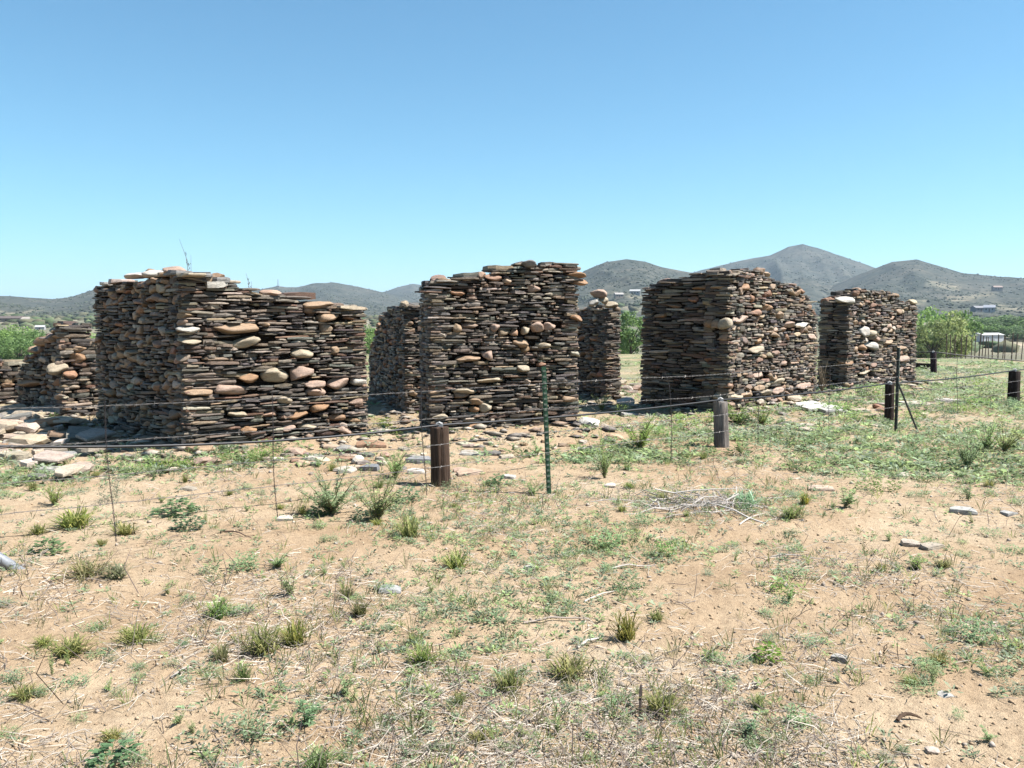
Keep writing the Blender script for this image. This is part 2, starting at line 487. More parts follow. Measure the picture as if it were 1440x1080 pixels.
def scrub():
    ico_v, ico_f = [], []
    a = 6; V = [(0, 0, 1.0)]
    for k in range(a): t = 2 * math.pi * k / a; V.append((math.cos(t), math.sin(t), .55))
    for k in range(a): t = 2 * math.pi * (k + .5) / a; V.append((.9 * math.cos(t), .9 * math.sin(t), -.15))
    F = [(0, 1 + k, 1 + (k + 1) % a) for k in range(a)]
    for k in range(a): F += [(1 + k, 7 + k, 1 + (k + 1) % a), (1 + (k + 1) % a, 7 + k, 7 + (k + 1) % a)]
    V = np.array(V); F = np.array(F)
    Vs, Fs, Ts = [], [], []; n = 0
    for Rm, rr, th, Z in hill_fn:
        cnt = int(7500 * (th[-1] - th[0]) / .5)
        ii = rs.randint(0, 66, cnt); tt = rs.uniform(0, len(th) - 1.01, cnt)
        for i, t in zip(ii, tt):
            i2 = min(i + 1, len(rr) - 1); f = rs.rand(); j = int(t); g = t - j
            r = rr[i] * (1 - f) + rr[i2] * f; an = th[j] * (1 - g) + th[j + 1] * g
            z = (Z[i, j] * (1 - f) + Z[i2, j] * f) * (1 - g) + (Z[i, j + 1] * (1 - f) + Z[i2, j + 1] * f) * g
            x, y = r * math.sin(an), r * math.cos(an)
            if z < -1 or vnoise(np.array([x / 55]), np.array([y / 55]), 7)[0] < .2 + .5 * rs.rand(): continue
            s = rs.uniform(.4, 1.5) * (1 + .4 * (Rm > 1800))
            v = V * (1 + .25 * rs.randn(len(V), 1)) * (s, s, s * rs.uniform(.7, 1.1)) + (x, y, z)
            Vs.append(v); Fs.append(F + n); n += len(V)
            k = rs.uniform(.7, 1.3)
            Ts.append(np.tile(np.array([.075, .09, .062]) * k, (len(V), 1)))
    for k in range(3200):
        r = rs.uniform(150, 640); an = rs.uniform(-.62, .62); x, y = r * math.sin(an), r * math.cos(an)
        if vnoise(np.array([x / 40]), np.array([y / 40]), 8)[0] < .42: continue
        s = rs.uniform(.6, 2.6) * (.5 + r / 640)
        v = V * (1 + .25 * rs.randn(len(V), 1)) * (s, s, s * rs.uniform(.5, .9)) + (x, y, hill_z(x, y))
        Vs.append(v); Fs.append(F + n); n += len(V)
        Ts.append(np.tile(np.array([[.09, .13, .06], [.12, .15, .08], [.14, .14, .09]][rs.randint(3)]) * rs.uniform(.7, 1.4), (len(V), 1)))
    me = new_mesh('hillside_scrub', np.concatenate(Vs), np.concatenate(Fs), M_SCRUB, np.concatenate(Ts))
    tag(obj('hillside_scrub', me), 'dark scrub dotted over the dry hillsides', kind='stuff')
scrub()

# ------------------------------------------------------------------ stone shapes
def slate_proto(seed):
    """a split slab: ragged long edges, wedge or blunt ends, uneven thickness"""
    r = np.random.RandomState(seed)
    nx = 5
    xs = np.linspace(-.5, .5, nx); xs[1:-1] += r.uniform(-.07, .07, nx - 2)
    front = [(x, -.5 + abs(r.randn()) * .05 + (.10 if k in (0, nx - 1) else 0) * r.rand()) for k, x in enumerate(xs)]
    back = [(x, .5 - abs(r.randn()) * .06) for x in xs[::-1][1:-1]]
    out = front + [(.47, .2 + r.uniform(-.1, .1))] + back + [(-.47, .2 + r.uniform(-.1, .1))]
    n = len(out)
    el, er = r.uniform(.3, .9, 2); mid = r.uniform(-.25, .25)
    if r.rand() < .35: el = r.uniform(.75, 1)
    if r.rand() < .35: er = r.uniform(.75, 1)
    def half(x):
        e = el if x < mid else er
        q = abs(x - mid) / (.5 + (mid if x < mid else -mid))
        return 1 - (1 - e) * q ** 1.7
    skew = r.uniform(-.18, .18); wob = r.uniform(-.08, .08, n)
    V, F = [], []
    for z, ins in ((-.5, r.uniform(.94, .99)), (r.uniform(-.25, .15), 1.0), (.5, r.uniform(.9, .99))):
        for k, (x, y) in enumerate(out):
            h = half(x) * (.5 if z else 0)
            V.append((x * (ins if z else 1) ** .5, y * ins + r.uniform(-.015, .015), (z * half(x) if abs(z) == .5 else z * half(x)) + skew * x + (wob[k] if z > .4 else 0)))
    for a in range(2):
        for k in range(n):
            F.append((a * n + k, a * n + (k + 1) % n, (a + 1) * n + (k + 1) % n, (a + 1) * n + k))
    F.append(tuple(range(n))[::-1]); F.append(tuple(2 * n + k for k in range(n)))
    return np.array(V), F

def ico(sub=2):
    t = (1 + 5 ** .5) / 2
    V = [(-1, t, 0), (1, t, 0), (-1, -t, 0), (1, -t, 0), (0, -1, t), (0, 1, t), (0, -1, -t), (0, 1, -t), (t, 0, -1), (t, 0, 1), (-t, 0, -1), (-t, 0, 1)]
    V = [Vector(v).normalized() for v in V]
    F = [(0, 11, 5), (0, 5, 1), (0, 1, 7), (0, 7, 10), (0, 10, 11), (1, 5, 9), (5, 11, 4), (11, 10, 2), (10, 7, 6), (7, 1, 8), (3, 9, 4), (3, 4, 2), (3, 2, 6), (3, 6, 8), (3, 8, 9), (4, 9, 5), (2, 4, 11), (6, 2, 10), (8, 6, 7), (9, 8, 1)]
    for _ in range(sub):
        c = {}; G = []
        def mid(a, b):
            k = (min(a, b), max(a, b))
            if k not in c: c[k] = len(V); V.append(((V[a] + V[b]) / 2).normalized())
            return c[k]
        for a, b, d in F:
            x, y, z = mid(a, b), mid(b, d), mid(d, a)
            G += [(a, x, z), (b, y, x), (d, z, y), (x, y, z)]
        F = G
    return np.array([tuple(v) for v in V]), F

ICO1, ICO2 = ico(1), ico(2)
def boulder_proto(seed, hi=True):
    r = np.random.RandomState(seed)
    V, F = (ICO2 if hi else ICO1)
    V = V.copy()
    p = r.uniform(2.4, 4.6)
    l = (np.abs(V) ** p).sum(1) ** (1 / p)
    V = V / l[:, None]
    for _ in range(9):      # worn flats
        d = r.randn(3); d /= np.linalg.norm(d); lim = r.uniform(.62, .92)
        s = V @ d; V = V - np.maximum(s - lim, 0)[:, None] * d * .9
    V = V * (1 + .12 * (vnoise(V[:, 0] * 2 + 9, V[:, 1] * 2 + V[:, 2] * 1.7 + seed, seed)[:, None] - .5) * 2)
    V = V / (V.max(0) - V.min(0))
    return V, F

SLATE = [slate_proto(100 + k) for k in range(40)]
BOULD = [boulder_proto(200 + k) for k in range(12)]
def block_proto(seed):
    r = np.random.RandomState(seed); V, F = ICO1; V = V.copy()
    p = 5.0; V = V / ((np.abs(V) ** p).sum(1) ** (1 / p))[:, None]
    for _ in range(7):
        d = r.randn(3); d /= np.linalg.norm(d); lim = r.uniform(.6, .95)
        V = V - np.maximum(V @ d - lim, 0)[:, None] * d
    V = V * (1 + .05 * r.randn(len(V), 1)); return V / (V.max(0) - V.min(0)), F
BLOCK_ME = [new_mesh('broken_stone', *block_proto(260 + k), M_STONE) for k in range(10)]
SLATE_ME = [new_mesh('slate_stone', v, f, M_STONE) for v, f in SLATE]
BOULD_ME = [new_mesh('round_stone', v, f, M_STONE, smooth=True) for v, f in BOULD]

SLATE_COL = [((.115, .09, .075), 4), ((.155, .125, .1), 5), ((.22, .18, .14), 5), ((.085, .072, .066), 3), ((.19, .115, .075), 3), ((.28, .23, .17), 4), ((.17, .16, .15), 3), ((.36, .32, .27), 5), ((.22, .13, .085), 3), ((.11, .09, .095), 2), ((.42, .33, .22), 4), ((.5, .44, .37), 4), ((.4, .28, .21), 2), ((.2, .21, .18), 2)]
BOULD_COL = [((.36, .25, .17), 4), ((.42, .30, .22), 4), ((.33, .21, .13), 3), ((.48, .39, .3), 3), ((.34, .19, .12), 2), ((.26, .2, .155), 3), ((.52, .46, .38), 2)]
def pick(tab, r):
    t = r.rand() * sum(w_ for _, w_ in tab)
    for c, w_ in tab:
        t -= w_
        if t <= 0: break
    k = r.uniform(.5, 1.55) * .76 if tab is SLATE_COL else r.uniform(.75, 1.3)
    return tuple(np.clip(np.array(c) * (1.03, .97, .91) * k * r.uniform(.94, 1.06, 3), .02, .75))

# ------------------------------------------------------------------ dry stone packing
def pack(L, top, r, thick=(.016, .04), width=(.13, .48), pb=.07, bsz=((.13, .32), (.08, .15)), big=(), z0=-.06):
    """fill a face of length L under the ragged top(u); returns (u, z, w, t, is_boulder)"""
    du = .01; n = max(int(L / du), 4)
    us = (np.arange(n) + .5) * du
    T = np.array([top(u) for u in us])
    h = np.full(n, z0) + r.uniform(0, .02, n)
    out = []
    for _ in range(6000):
        act = h < T - .012
        if not act.any(): break
        k = int(np.argmin(np.where(act, h, 1e9)))
        a = b = k
        tol = .021
        while a > 0 and h[a - 1] < h[k] + tol: a -= 1
        while b < n - 1 and h[b + 1] < h[k] + tol: b += 1
        av = (b - a + 1) * du
        isb = r.rand() < pb and av > .1
        if isb:
            w_ = r.uniform(*bsz[0]); t_ = r.uniform(*bsz[1]); t_ = min(t_, w_ * .85)
        else:
            w_ = width[0] + (width[1] - width[0]) * r.rand() ** 1.5; t_ = (thick[0] + (thick[1] - thick[0]) * r.rand() ** 1.35) * (.7 + .5 * min(w_ / .35, 1))
        w_ = min(w_, av)
        if av - w_ < .07: w_ = av
        wn = max(int(round(w_ / du)), 1)
        s0 = int(np.clip(k - r.randint(0, wn), a, b - wn + 1))
        if wn * du < .055:
            side = [h[q] for q in (a - 1, b + 1) if 0 <= q < n]
            t_ = min(max(min(side, default=h[k] + .03) - h[k], .012), .05); isb = False
        zb = h[s0:s0 + wn].max()
        out.append(((s0 + wn / 2) * du, zb + t_ / 2, wn * du, t_, isb))
        h[s0:s0 + wn] = zb + t_ + r.uniform(0, .004)
    if big:
        keep = []
        for st in out:
            if any(abs(st[0] - b_[0]) < b_[2] * .5 and abs(st[1] - b_[1]) < b_[3] * .52 for b_ in big): continue
            keep.append(st)
        out = keep
    return out

def interp(prof):
    xs = [p[0] for p in prof]; zs = [p[1] for p in prof]
    return lambda u: float(np.interp(u, xs, zs))

def surv(P, D, pts):            # ragged top read off along a wall plane
    q = sorted(plane_u(x, y, P, D) for x, y in pts)
    return interp(q)

class Wall:
    def __init__(s, base, label, group='ruined dry stone walls'):
        s.base = base
        s.e = tag(empty('stone_wall', (base[0], base[1], 0), label, 'wall', group), kind='thing')
        s.vis, s.hid, s.core = [], [], Acc()

    def stone(s, c, X, w_, dep, t_, isb, vis, r, color=None, tilt=1.0, proto=None):
        """c: world centre, X: along-face unit vector"""
        Y = (-X[1], X[0])
        rot = Matrix(((X[0], Y[0], 0), (X[1], Y[1], 0), (0, 0, 1)))
        j = 1.8 if isb else 1.0
        e = Matrix.Rotation(r.randn() * .03 * tilt * j, 3, 'Y') @ Matrix.Rotation(r.randn() * .035 * tilt * j, 3, 'X') @ Matrix.Rotation(r.randn() * .06 * tilt, 3, 'Z')
        if r.rand() < .5: e = e @ Matrix.Rotation(math.pi, 3, 'Z')
        color = color or pick(BOULD_COL if isb else SLATE_COL, r)
        p = proto if proto is not None else r.randint(len(BOULD) if isb else len(SLATE))
        (s.vis if vis else s.hid).append((c, rot @ e, (w_, dep, t_), isb, p, color))

    def face(s, S, X, L, top, vis, seed, skip0=0, **kw):
        r = np.random.RandomState(seed)
        bigp = kw.pop('bigpx', ())
        big = []
        for (px, py, wp, hp, c) in bigp:
            u, z = plane_u(px, py, S, X)
            q = adv(S, X, u); d = math.hypot(*q)
            big.append((u, z, wp * q[1] / FPX * 1.08 / max(abs(X[0] - X[1] * q[0] / q[1]), .3), hp * q[1] / FPX, c))
        st = pack(L, top, r, big=big, **kw)
        Y = (-X[1], X[0])
        for (u, z, w_, t_, isb) in st:
            dep = r.uniform(.17, .3) if not isb else max(w_ * r.uniform(.7, 1), .15)
            pro = (r.randn() * .010 + (.010 if isb else 0) + (.022 if r.rand() < .10 else 0)) - (z - .9) * .018
            off = dep / 2 - pro
            if u - w_ / 2 < .03: u -= r.uniform(-.015, .012)
            if u + w_ / 2 > L - .03: u += r.uniform(-.015, .012)
            s.stone((S[0] + X[0] * u + Y[0] * off, S[1] + X[1] * u + Y[1] * off, z), X, w_ * 1.06, dep, t_ * (1.06 if isb else r.uniform(.88, 1.03)), isb, vis, r, tilt=(1.9 if w_ < .2 and r.rand() < .4 else 1.0))
        for (u, z, w_, t_, c) in big:
            dep = max(min(w_, .34), .2)
            off = dep / 2 - .05
            s.stone((S[0] + X[0] * u + Y[0] * off, S[1] + X[1] * u + Y[1] * off, z), X, w_, dep, t_ * 1.08, True, vis, r, c, .8)

    def caps(s, S, X, L, top, th, seed, n=None):
        r = np.random.RandomState(seed)
        Y = (-X[1], X[0])
        u = r.uniform(0, .12)
        while u < L:
            w_ = min(r.uniform(.2, .45), L + .04 - u)
            if w_ < .1: break
            for lay in range(2):
                off = r.uniform(.3, .7) * th
                z = top(min(max(u + w_ * .5, 0), L)) - .055 + lay * .026 + r.uniform(-.01, .014)
                s.stone((S[0] + X[0] * (u + w_ / 2) + Y[0] * off, S[1] + X[1] * (u + w_ / 2) + Y[1] * off, z), X, w_, th * r.uniform(.6, .95), r.uniform(.022, .045), False, True, r, tilt=2.2)
            u += w_ * r.uniform(.7, 1.0)

    def fill(s, S, X, L, top, th):
        """inset rubble and mud core, coloured near black to paint shade into the gaps"""
        Y = (-X[1], X[0]); ins = .09
        n = max(int(L / .12), 2)
        V = []; F = []
        for i in range(n + 1):
            u = ins * .6 + (L - ins * 1.2) * i / n
            z = min(top(max(u - .1, 0)), top(min(u + .1, L)), top(u)) - .05
            for off in (ins, th - ins):
                x, y = S[0] + X[0] * u + Y[0] * off, S[1] + X[1] * u + Y[1] * off
                V.append((x - s.base[0], y - s.base[1], -.12)); V.append((x - s.base[0], y - s.base[1], z))
        for i in range(n):
            a = i * 4; b = a + 4
            F += [(a, b, b + 1, a + 1), (a + 2, a + 3, b + 3, b + 2), (a + 1, b + 1, b + 3, a + 3)]
        F += [(0, 1, 3, 2), (n * 4, n * 4 + 2, n * 4 + 3, n * 4 + 1)]
        s.core.add(V, F)

    def segment(s, S, X, L, th, top, seed, ends=(True, True), vis=(True, False, False, False), back=True, **kw):
        """vis: front, right end, back, left end"""
        Y = (-X[1], X[0])
        bigp = kw.pop('bigpx', ()); endkw = kw.pop('endkw', {})
        s.face(S, X, L, top, vis[0], seed, bigpx=bigp, **kw)
        if ends[1]: s.face(adv(S, X, L), Y, th, lambda u: top(L), vis[1], seed + 1, **{**kw, **endkw, 'bigpx': ()})
        if back: s.face(adv(adv(S, X, L), Y, th), (-X[0], -X[1]), L, lambda u: top(L - u), vis[2], seed + 2, thick=(.05, .09), width=(.2, .6))
        if ends[0]: s.face(adv(S, Y, th), (-Y[0], -Y[1]), th, lambda u: top(0), vis[3], seed + 3, **{**kw, **endkw, 'bigpx': ()})
        s.fill(S, X, L, top, th)
        s.caps(S, X, L, top, th, seed + 5)

    def finish(s, limit=300):
        order = sorted(s.vis, key=lambda q: -q[2][0] * q[2][2])
        b = s.base
        for (c, m, sc, isb, p, color) in order[:limit]:
            o = bpy.data.objects.new('stone', (BOULD_ME if isb else SLATE_ME)[p])
            o.matrix_local = Matrix.Translation((c[0] - b[0], c[1] - b[1], c[2])) @ m.to_4x4() @ Matrix.Diagonal((*sc, 1))
            o.color = (*color, 1)
            link(o, s.e)
        rest = order[limit:] + s.hid
        Vs, F, Ts, sm = [], [], [], []; n = 0
        for (c, m, sc, isb, p, color) in rest:
            v, f = (BOULD if isb else SLATE)[p]
            q = (v * np.array(sc)) @ np.array(m).T + np.array((c[0] - b[0], c[1] - b[1], c[2]))
            Vs.append(q); F += [tuple(i + n for i in g) for g in f]; n += len(v)
            Ts.append(np.tile(np.array(color), (len(v), 1)))
        if rest:
            o = obj('small_stones', new_mesh('small_stones', np.concatenate(Vs), F, M_STONE, np.concatenate(Ts)), s.e)
            tag(o, kind='stuff')
        o = obj('wall_core', s.core.mesh('wall_core', M_CORE), s.e)

TAN, PINK, CREAM, ORANGE, GREY, WHITE = (.44, .3, .19), (.5, .35, .27), (.52, .43, .31), (.4, .23, .12), (.26, .25, .24), (.6, .56, .5)

# --- left corner ruin
w1 = Wall(W1C, 'tall L-shaped dry stone ruin at the left with big tan boulders in its sunny face')
topA = surv(W1C, W1R, [(258, 385), (284, 385), (312, 389), (320, 399), (345, 410), (380, 414), (416, 419), (419, 431), (440, 431), (455, 434), (480, 434), (520, 432)])
LA = math.dist(W1C, W1E); LB = math.dist(W1C, W1F)
w1.segment(W1C, W1R, LA, .5, topA, 1001, ends=(False, True), pb=.02, bsz=((.12, .26), (.07, .12)), bigpx=[
    (334, 464, 62, 16, TAN), (346, 482, 41, 15, CREAM), (427, 496, 29, 13, CREAM), (325, 548, 47, 18, PINK), (351, 531, 31, 15, ORANGE), (389, 528, 38, 21, CREAM),
    (424, 525, 29, 20, PINK), (444, 540, 28, 12, PINK), (447, 551, 28, 12, PINK), (478, 539, 31, 17, PINK), (506, 537, 22, 12, WHITE), (453, 574, 27, 11, ORANGE),
    (421, 584, 28, 12, ORANGE), (401, 563, 23, 10, CREAM), (338, 583, 30, 9, CREAM), (407, 602, 19, 10, PINK), (433, 600, 22, 9, CREAM), (485, 605, 21, 11, PINK),
    (280, 552, 40, 11, TAN), (268, 464, 32, 11, WHITE), (472, 492, 14, 10, TAN), (350, 604, 22, 10, ORANGE), (464, 447, 30, 12, TAN), (374, 456, 11, 6, TAN), (270, 480, 32, 9, CREAM)])
topB = surv(W1F, (-W1L[0], -W1L[1]), [(128, 408), (133, 403), (150, 401), (178, 397), (196, 394), (205, 388), (258, 385)])
w1.segment(W1F, (-W1L[0], -W1L[1]), LB, .5, topB, 1011, ends=(True, False), pb=.26, bsz=((.11, .27), (.065, .125)))
rr_ = np.random.RandomState(5)
for (px, py, wp, hp, c, pl) in [(237, 378, 22, 14, PINK, 'b'), (240, 385, 34, 7, GREY, 's'), (228, 386, 26, 6, TAN, 's'), (183, 388, 34, 9, (.75, .66, .6), 'b'), (204, 386, 24, 11, (.72, .68, .62), 'b'), (158, 396, 26, 7, (.6, .48, .42), 's'), (146, 399, 18, 5, WHITE, 's'), (451, 430, 40, 11, TAN, 'b'), (258, 387, 38, 5, CREAM, 's'), (284, 388, 30, 5, GREY, 's'), (495, 433, 40, 5, CREAM, 's'), (313, 394, 24, 8, GREY, 's'), (305, 401, 24, 10, WHITE, 's')]:
    S, X = (W1C, W1R) if px > 258 else (W1F, (-W1L[0], -W1L[1]))
    u, z = plane_u(px, py, S, X); q = adv(S, X, u); Y = (-X[1], X[0])
    k = q[1] / FPX
    w1.stone((q[0] + Y[0] * .1, q[1] + Y[1] * .1, z + (-.02 if px == 237 else .005)), X, wp * k * 1.2, .3, hp * k, pl == 'b', True, rr_, c, 1.5)
w1.finish()

# --- middle ruin
w2 = Wall(W2A, 'broad dry stone wall in the middle, stepped top, behind the green steel post')
topC = surv(W2A, W2R, [(590, 424), (602, 415), (613, 409), (617, 398), (655, 391), (690, 388), (707, 381), (735, 376), (760, 372), (792, 371), (826, 374)])
w2.segment(W2A, W2R, math.dist(W2A, W2E), .62, topC, 1101, vis=(True, True, False, True), pb=.03, thick=(.019, .047), width=(.11, .4), bsz=((.11, .24), (.06, .12)), endkw=dict(pb=.03), bigpx=[
    (755, 460, 18, 14, PINK), (774, 459, 17, 11, PINK), (740, 465, 10, 11, CREAM), (735, 483, 24, 12, TAN), (686, 499, 14, 15, PINK), (765, 486, 19, 9, CREAM), (802, 562, 27, 12, TAN),
    (672, 565, 26, 11, TAN), (684, 573, 18, 13, CREAM), (667, 576, 14, 9, ORANGE), (736, 519, 17, 10, CREAM), (694, 535, 42, 8, CREAM), (655, 550, 36, 9, CREAM), (676, 609, 24, 11, ORANGE),
    (714, 606, 32, 13, PINK), (665, 600, 26, 10, ORANGE), (659, 504, 34, 8, TAN), (697, 461, 13, 10, PINK), (811, 387, 26, 9, ORANGE), (815, 397, 22, 9, ORANGE), (811, 447, 17, 8, ORANGE), (618, 586, 22, 8, CREAM)])
w2.stone((*adv(W2A, W2R, line_u(743, W2A, W2R)), plane_u(743, 371, W2A, W2R)[1]), W2R, .2, .22, .1, True, True, rr_, GREY, 2)
for (px, py) in ((592, 410), (600, 404), (612, 396), (640, 390)):
    u, z = plane_u(px, py, W2A, W2R); q = adv(W2A, W2R, u)
    w2.stone((q[0] + .1, q[1] + .25, z), W2R, .36, .45, .024, False, True, rr_, None, 1.5)
w2.finish()

# --- wall running back behind the middle ruin, left
w3 = Wall(WBK, 'low shaded dry stone wall running back in the gap left of the middle wall')
LBK = math.dist(WBF, WBK)
topD = surv(WBF, WBD, [(519, 492), (526, 470), (532, 452), (537, 441), (546, 432), (558, 430), (570, 430)])
w3.segment(WBF, WBD, LBK, .5, topD, 1201, vis=(True, True, False, False), pb=.16, bsz=((.12, .26), (.08, .13)), endkw=dict(pb=.05, width=(.12, .3)))
w3.finish()
# --- wall running back behind the middle ruin, right
w4 = Wall(WCK, 'narrow dry stone wall end topped by pink boulders, half hidden right of the middle wall')
LCK = math.dist(WCF, WCK)
topE = surv(WCF, WCD, [(700, 440), (800, 440), (830, 432), (852, 438)])
Yc = (-WCD[1], WCD[0])
thC = min(max(line_u(874, WCK, Yc), .3), .6)
w4.segment(WCF, WCD, LCK, thC, topE, 1301, vis=(True, True, False, False), pb=.05, width=(.13, .4), endkw=dict(pb=.04, width=(.12, .34)))
for (px, py, wp, hp, c) in ((838, 413, 25, 11, PINK), (846, 422, 14, 9, CREAM), (857, 429, 20, 9, CREAM), (832, 425, 16, 10, WHITE)):
    u, z = plane_u(px, py, WCK, Yc); q = adv(WCK, Yc, u); k = q[1] / FPX
    w4.stone((q[0] + .05, q[1] + .12, z), (1, 0), wp * k, .26, hp * k * 1.15, True, True, rr_, c, 1)
w4.finish()

# --- right corner ruin
w5 = Wall(W3C, 'large L-shaped dry stone ruin right of centre, one face black with shade')
topF = surv(W3C, W3R, [(1018, 382), (1050, 381), (1082, 383), (1088, 391), (1097, 399), (1124, 401), (1126, 410), (1138, 414), (1140, 428), (1146, 440), (1155, 447)])
w5.segment(W3C, W3R, math.dist(W3C, W3E), .5, topF, 1401, ends=(False, True), pb=.11, thick=(.022, .048), width=(.13, .42), bsz=((.12, .26), (.08, .14)), bigpx=[
    (1043, 449, 24, 13, PINK), (1050, 403, 18, 9, ORANGE), (1082, 432, 13, 10, ORANGE), (1114, 457, 14, 9, PINK), (1131, 457, 15, 9, WHITE), (1065, 491, 16, 10, CREAM), (1070, 527, 15, 12, PINK), (1033, 558, 21, 12, CREAM), (1054, 554, 20, 14, TAN),
    (1068, 544, 11, 9, TAN), (1080, 543, 12, 9, CREAM), (1078, 552, 14, 9, CREAM), (1094, 549, 12, 10, PINK), (1131, 542, 18, 10, PINK), (1092, 470, 11, 9, TAN), (1026, 455, 9, 15, CREAM), (1105, 511, 12, 7, PINK), (1095, 536, 15, 9, CREAM)])
topG = surv(W3F, (-W3L[0], -W3L[1]), [(896, 440), (903, 412), (910, 409), (918, 400), (949, 397), (970, 388), (990, 384), (1022, 382)])
w5.segment(W3F, (-W3L[0], -W3L[1]), math.dist(W3C, W3F), .5, topG, 1411, ends=(True, False), pb=.02, thick=(.025, .05), bigpx=[(994, 453, 18, 15, ORANGE), (1006, 454, 12, 14, TAN), (984, 404, 22, 7, ORANGE), (928, 443, 15, 6, ORANGE), (1010, 404, 24, 7, TAN)])
w5.finish()

# --- far right ruin
w6 = Wall(W4C, 'short dry stone wall farthest right, sunny speckled face beside a narrow black end')
topH = surv(W4C, W4R, [(1186, 432), (1191, 424), (1205, 419), (1217, 411), (1236, 409), (1250, 410), (1262, 416), (1270, 424), (1292, 429)])
w6.segment(W4C, W4R, math.dist(W4C, W4E), .68, topH, 1501, vis=(True, False, False, True), pb=.12, thick=(.024, .052), width=(.13, .42), bsz=((.12, .28), (.08, .14)), endkw=dict(pb=.06), bigpx=[
    (1217, 465, 10, 16, WHITE), (1229, 469, 13, 9, CREAM), (1228, 485, 18, 13, WHITE), (1252, 481, 11, 8, TAN), (1214, 488, 8, 10, ORANGE), (1205, 491, 10, 8, TAN), (1267, 490, 13, 7, TAN), (1270, 505, 14, 10, PINK), (1196, 510, 12, 9, ORANGE), (1217, 524, 17, 7, CREAM), (1195, 422, 17, 10, WHITE), (1214, 510, 11, 7, PINK)])
w6.finish()

# --- far left ruins
w7 = Wall(W0C, 'low broken dry stone corner at the far left with a squarish white boulder in it')
topI = surv(W0C, W0R, [(86, 457), (93, 459), (97, 472), (104, 478), (128, 479), (160, 478)])
w7.segment(W0C, W0R, math.dist(W0C, W0E), .5, topI, 1601, ends=(False, True), pb=.05, thick=(.03, .07), width=(.16, .5), bigpx=[(83, 519, 30, 17, CREAM), (112, 503, 26, 16, ORANGE), (112, 491, 22, 9, TAN)])
topJ = surv(W0F, (-W0L[0], -W0L[1]), [(18, 535), (24, 520), (42, 500), (47, 486), (60, 480), (64, 462), (88, 457)])
w7.segment(W0F, (-W0L[0], -W0L[1]), math.dist(W0C, W0F), .5, topJ, 1611, ends=(True, False), pb=.12, thick=(.03, .06), bigpx=[(52, 480, 16, 14, ORANGE), (42, 492, 14, 12, TAN), (38, 539, 26, 12, ORANGE)])
w7.finish()
w8 = Wall(WDS, 'knee-high remnant of dry stone wall at the left edge, all sunlit')
topK = surv(WDS, WDR, [(-90, 510), (0, 509), (46, 511), (60, 520)])
w8.segment(WDS, WDR, math.dist(WDS, WDE), .5, topK, 1701, pb=.12, thick=(.035, .075), width=(.18, .5))
w8.finish()
#PART2
# ------------------------------------------------------------------ trees along the creek
def tree_protos(seed, spread=.42):
    r = np.random.RandomState(seed)
    tr = Acc()
    V, F = tube([(0, 0, -.1), (.01, 0, .12), (.0, .02, .3), (.02, .0, .55)], [.035, .03, .024, .012], 7)
    tr.add(V, F)
    cl = []
    for k in range(7):
        a = k * 2.4 + r.rand(); h = r.uniform(.2, .5); L = r.uniform(.25, .42)
        e = (math.cos(a) * L * .8, math.sin(a) * L * .8, h + L * .75)
        V, F = tube([(0, 0, h * .8), (e[0] * .5, e[1] * .5, h + L * .3), e], [.016, .011, .005], 5); tr.add(V, F)
        cl.append((*e, .17))
    for k in range(34):
        d = r.randn(3); d /= np.linalg.norm(d); q = r.uniform(.55, 1) ** .5
        z = .56 + .40 * d[2] * q
        wdt = spread * (1 if z > .45 else .8 + .2 * z)
        cl.append((d[0] * wdt * q, d[1] * wdt * q, z, r.uniform(.09, .16)))
    n = 62
    P = []; 
    for (x, y, z, rad) in cl:
        d = r.randn(n, 3); d /= np.linalg.norm(d, axis=1)[:, None]
        P.append(np.array([x, y, z]) + d * (rad * r.uniform(.35, 1.05, n) ** .6)[:, None] * (1, 1, .8))
    P = np.concatenate(P); m = len(P)
    a = r.randn(m, 3); a /= np.linalg.norm(a, axis=1)[:, None]
    b = np.cross(a, r.randn(m, 3)); b /= np.linalg.norm(b, axis=1)[:, None]
    sz = r.uniform(.018, .036, m)[:, None]
    Vv = np.stack([P - a * sz, P + b * sz * .6, P + a * sz, P - b * sz * .6], 1).reshape(-1, 3)
    Ff = np.arange(m * 4).reshape(-1, 4)
    k = np.repeat(r.uniform(.7, 1.35, (m, 1)), 4, 0) * np.ones((1, 3))
    return tr.mesh('trunk', M_BARK), new_mesh('crown', Vv, Ff, M_TREE, k)
TREES = [tree_protos(300 + k, sp) for k, sp in enumerate((.42, .36, .5, .3))]

def hit_terrain(px, py, far=3000):
    d = ray(px, py); t = 25.0
    while t < far:
        x, y, z = d[0] * t, d[1] * t, CAM_H + d[2] * t
        if z <= hill_z(x, y): return x, y, hill_z(x, y)
        t *= 1.012
    return d[0] * 500, d[1] * 500, CAM_H + d[2] * 500

GREEN, SPRING, OLIVE, DARKG, YELL = (.18, .29, .1), (.27, .41, .13), (.27, .33, .14), (.12, .19, .085), (.36, .42, .17)
def put_tree(px, ytop, Y, wpx, c, p, label, group='cottonwoods along the creek'):
    x, y, zt = at_depth(px, ytop, Y)
    zb = hill_z(x, y); h = max(zt - zb, 1.0); wd = max(wpx * Y / FPX / .8, h * .95)
    r = empty('cottonwood_tree', (x, y, zb), label, 'tree', group, R.uniform(0, 6.28))
    obj('trunk', TREES[p][0], r, scale=(wd, wd, h), color=(.16, .13, .1))
    obj('crown', TREES[p][1], r, scale=(wd, wd, h), color=c)

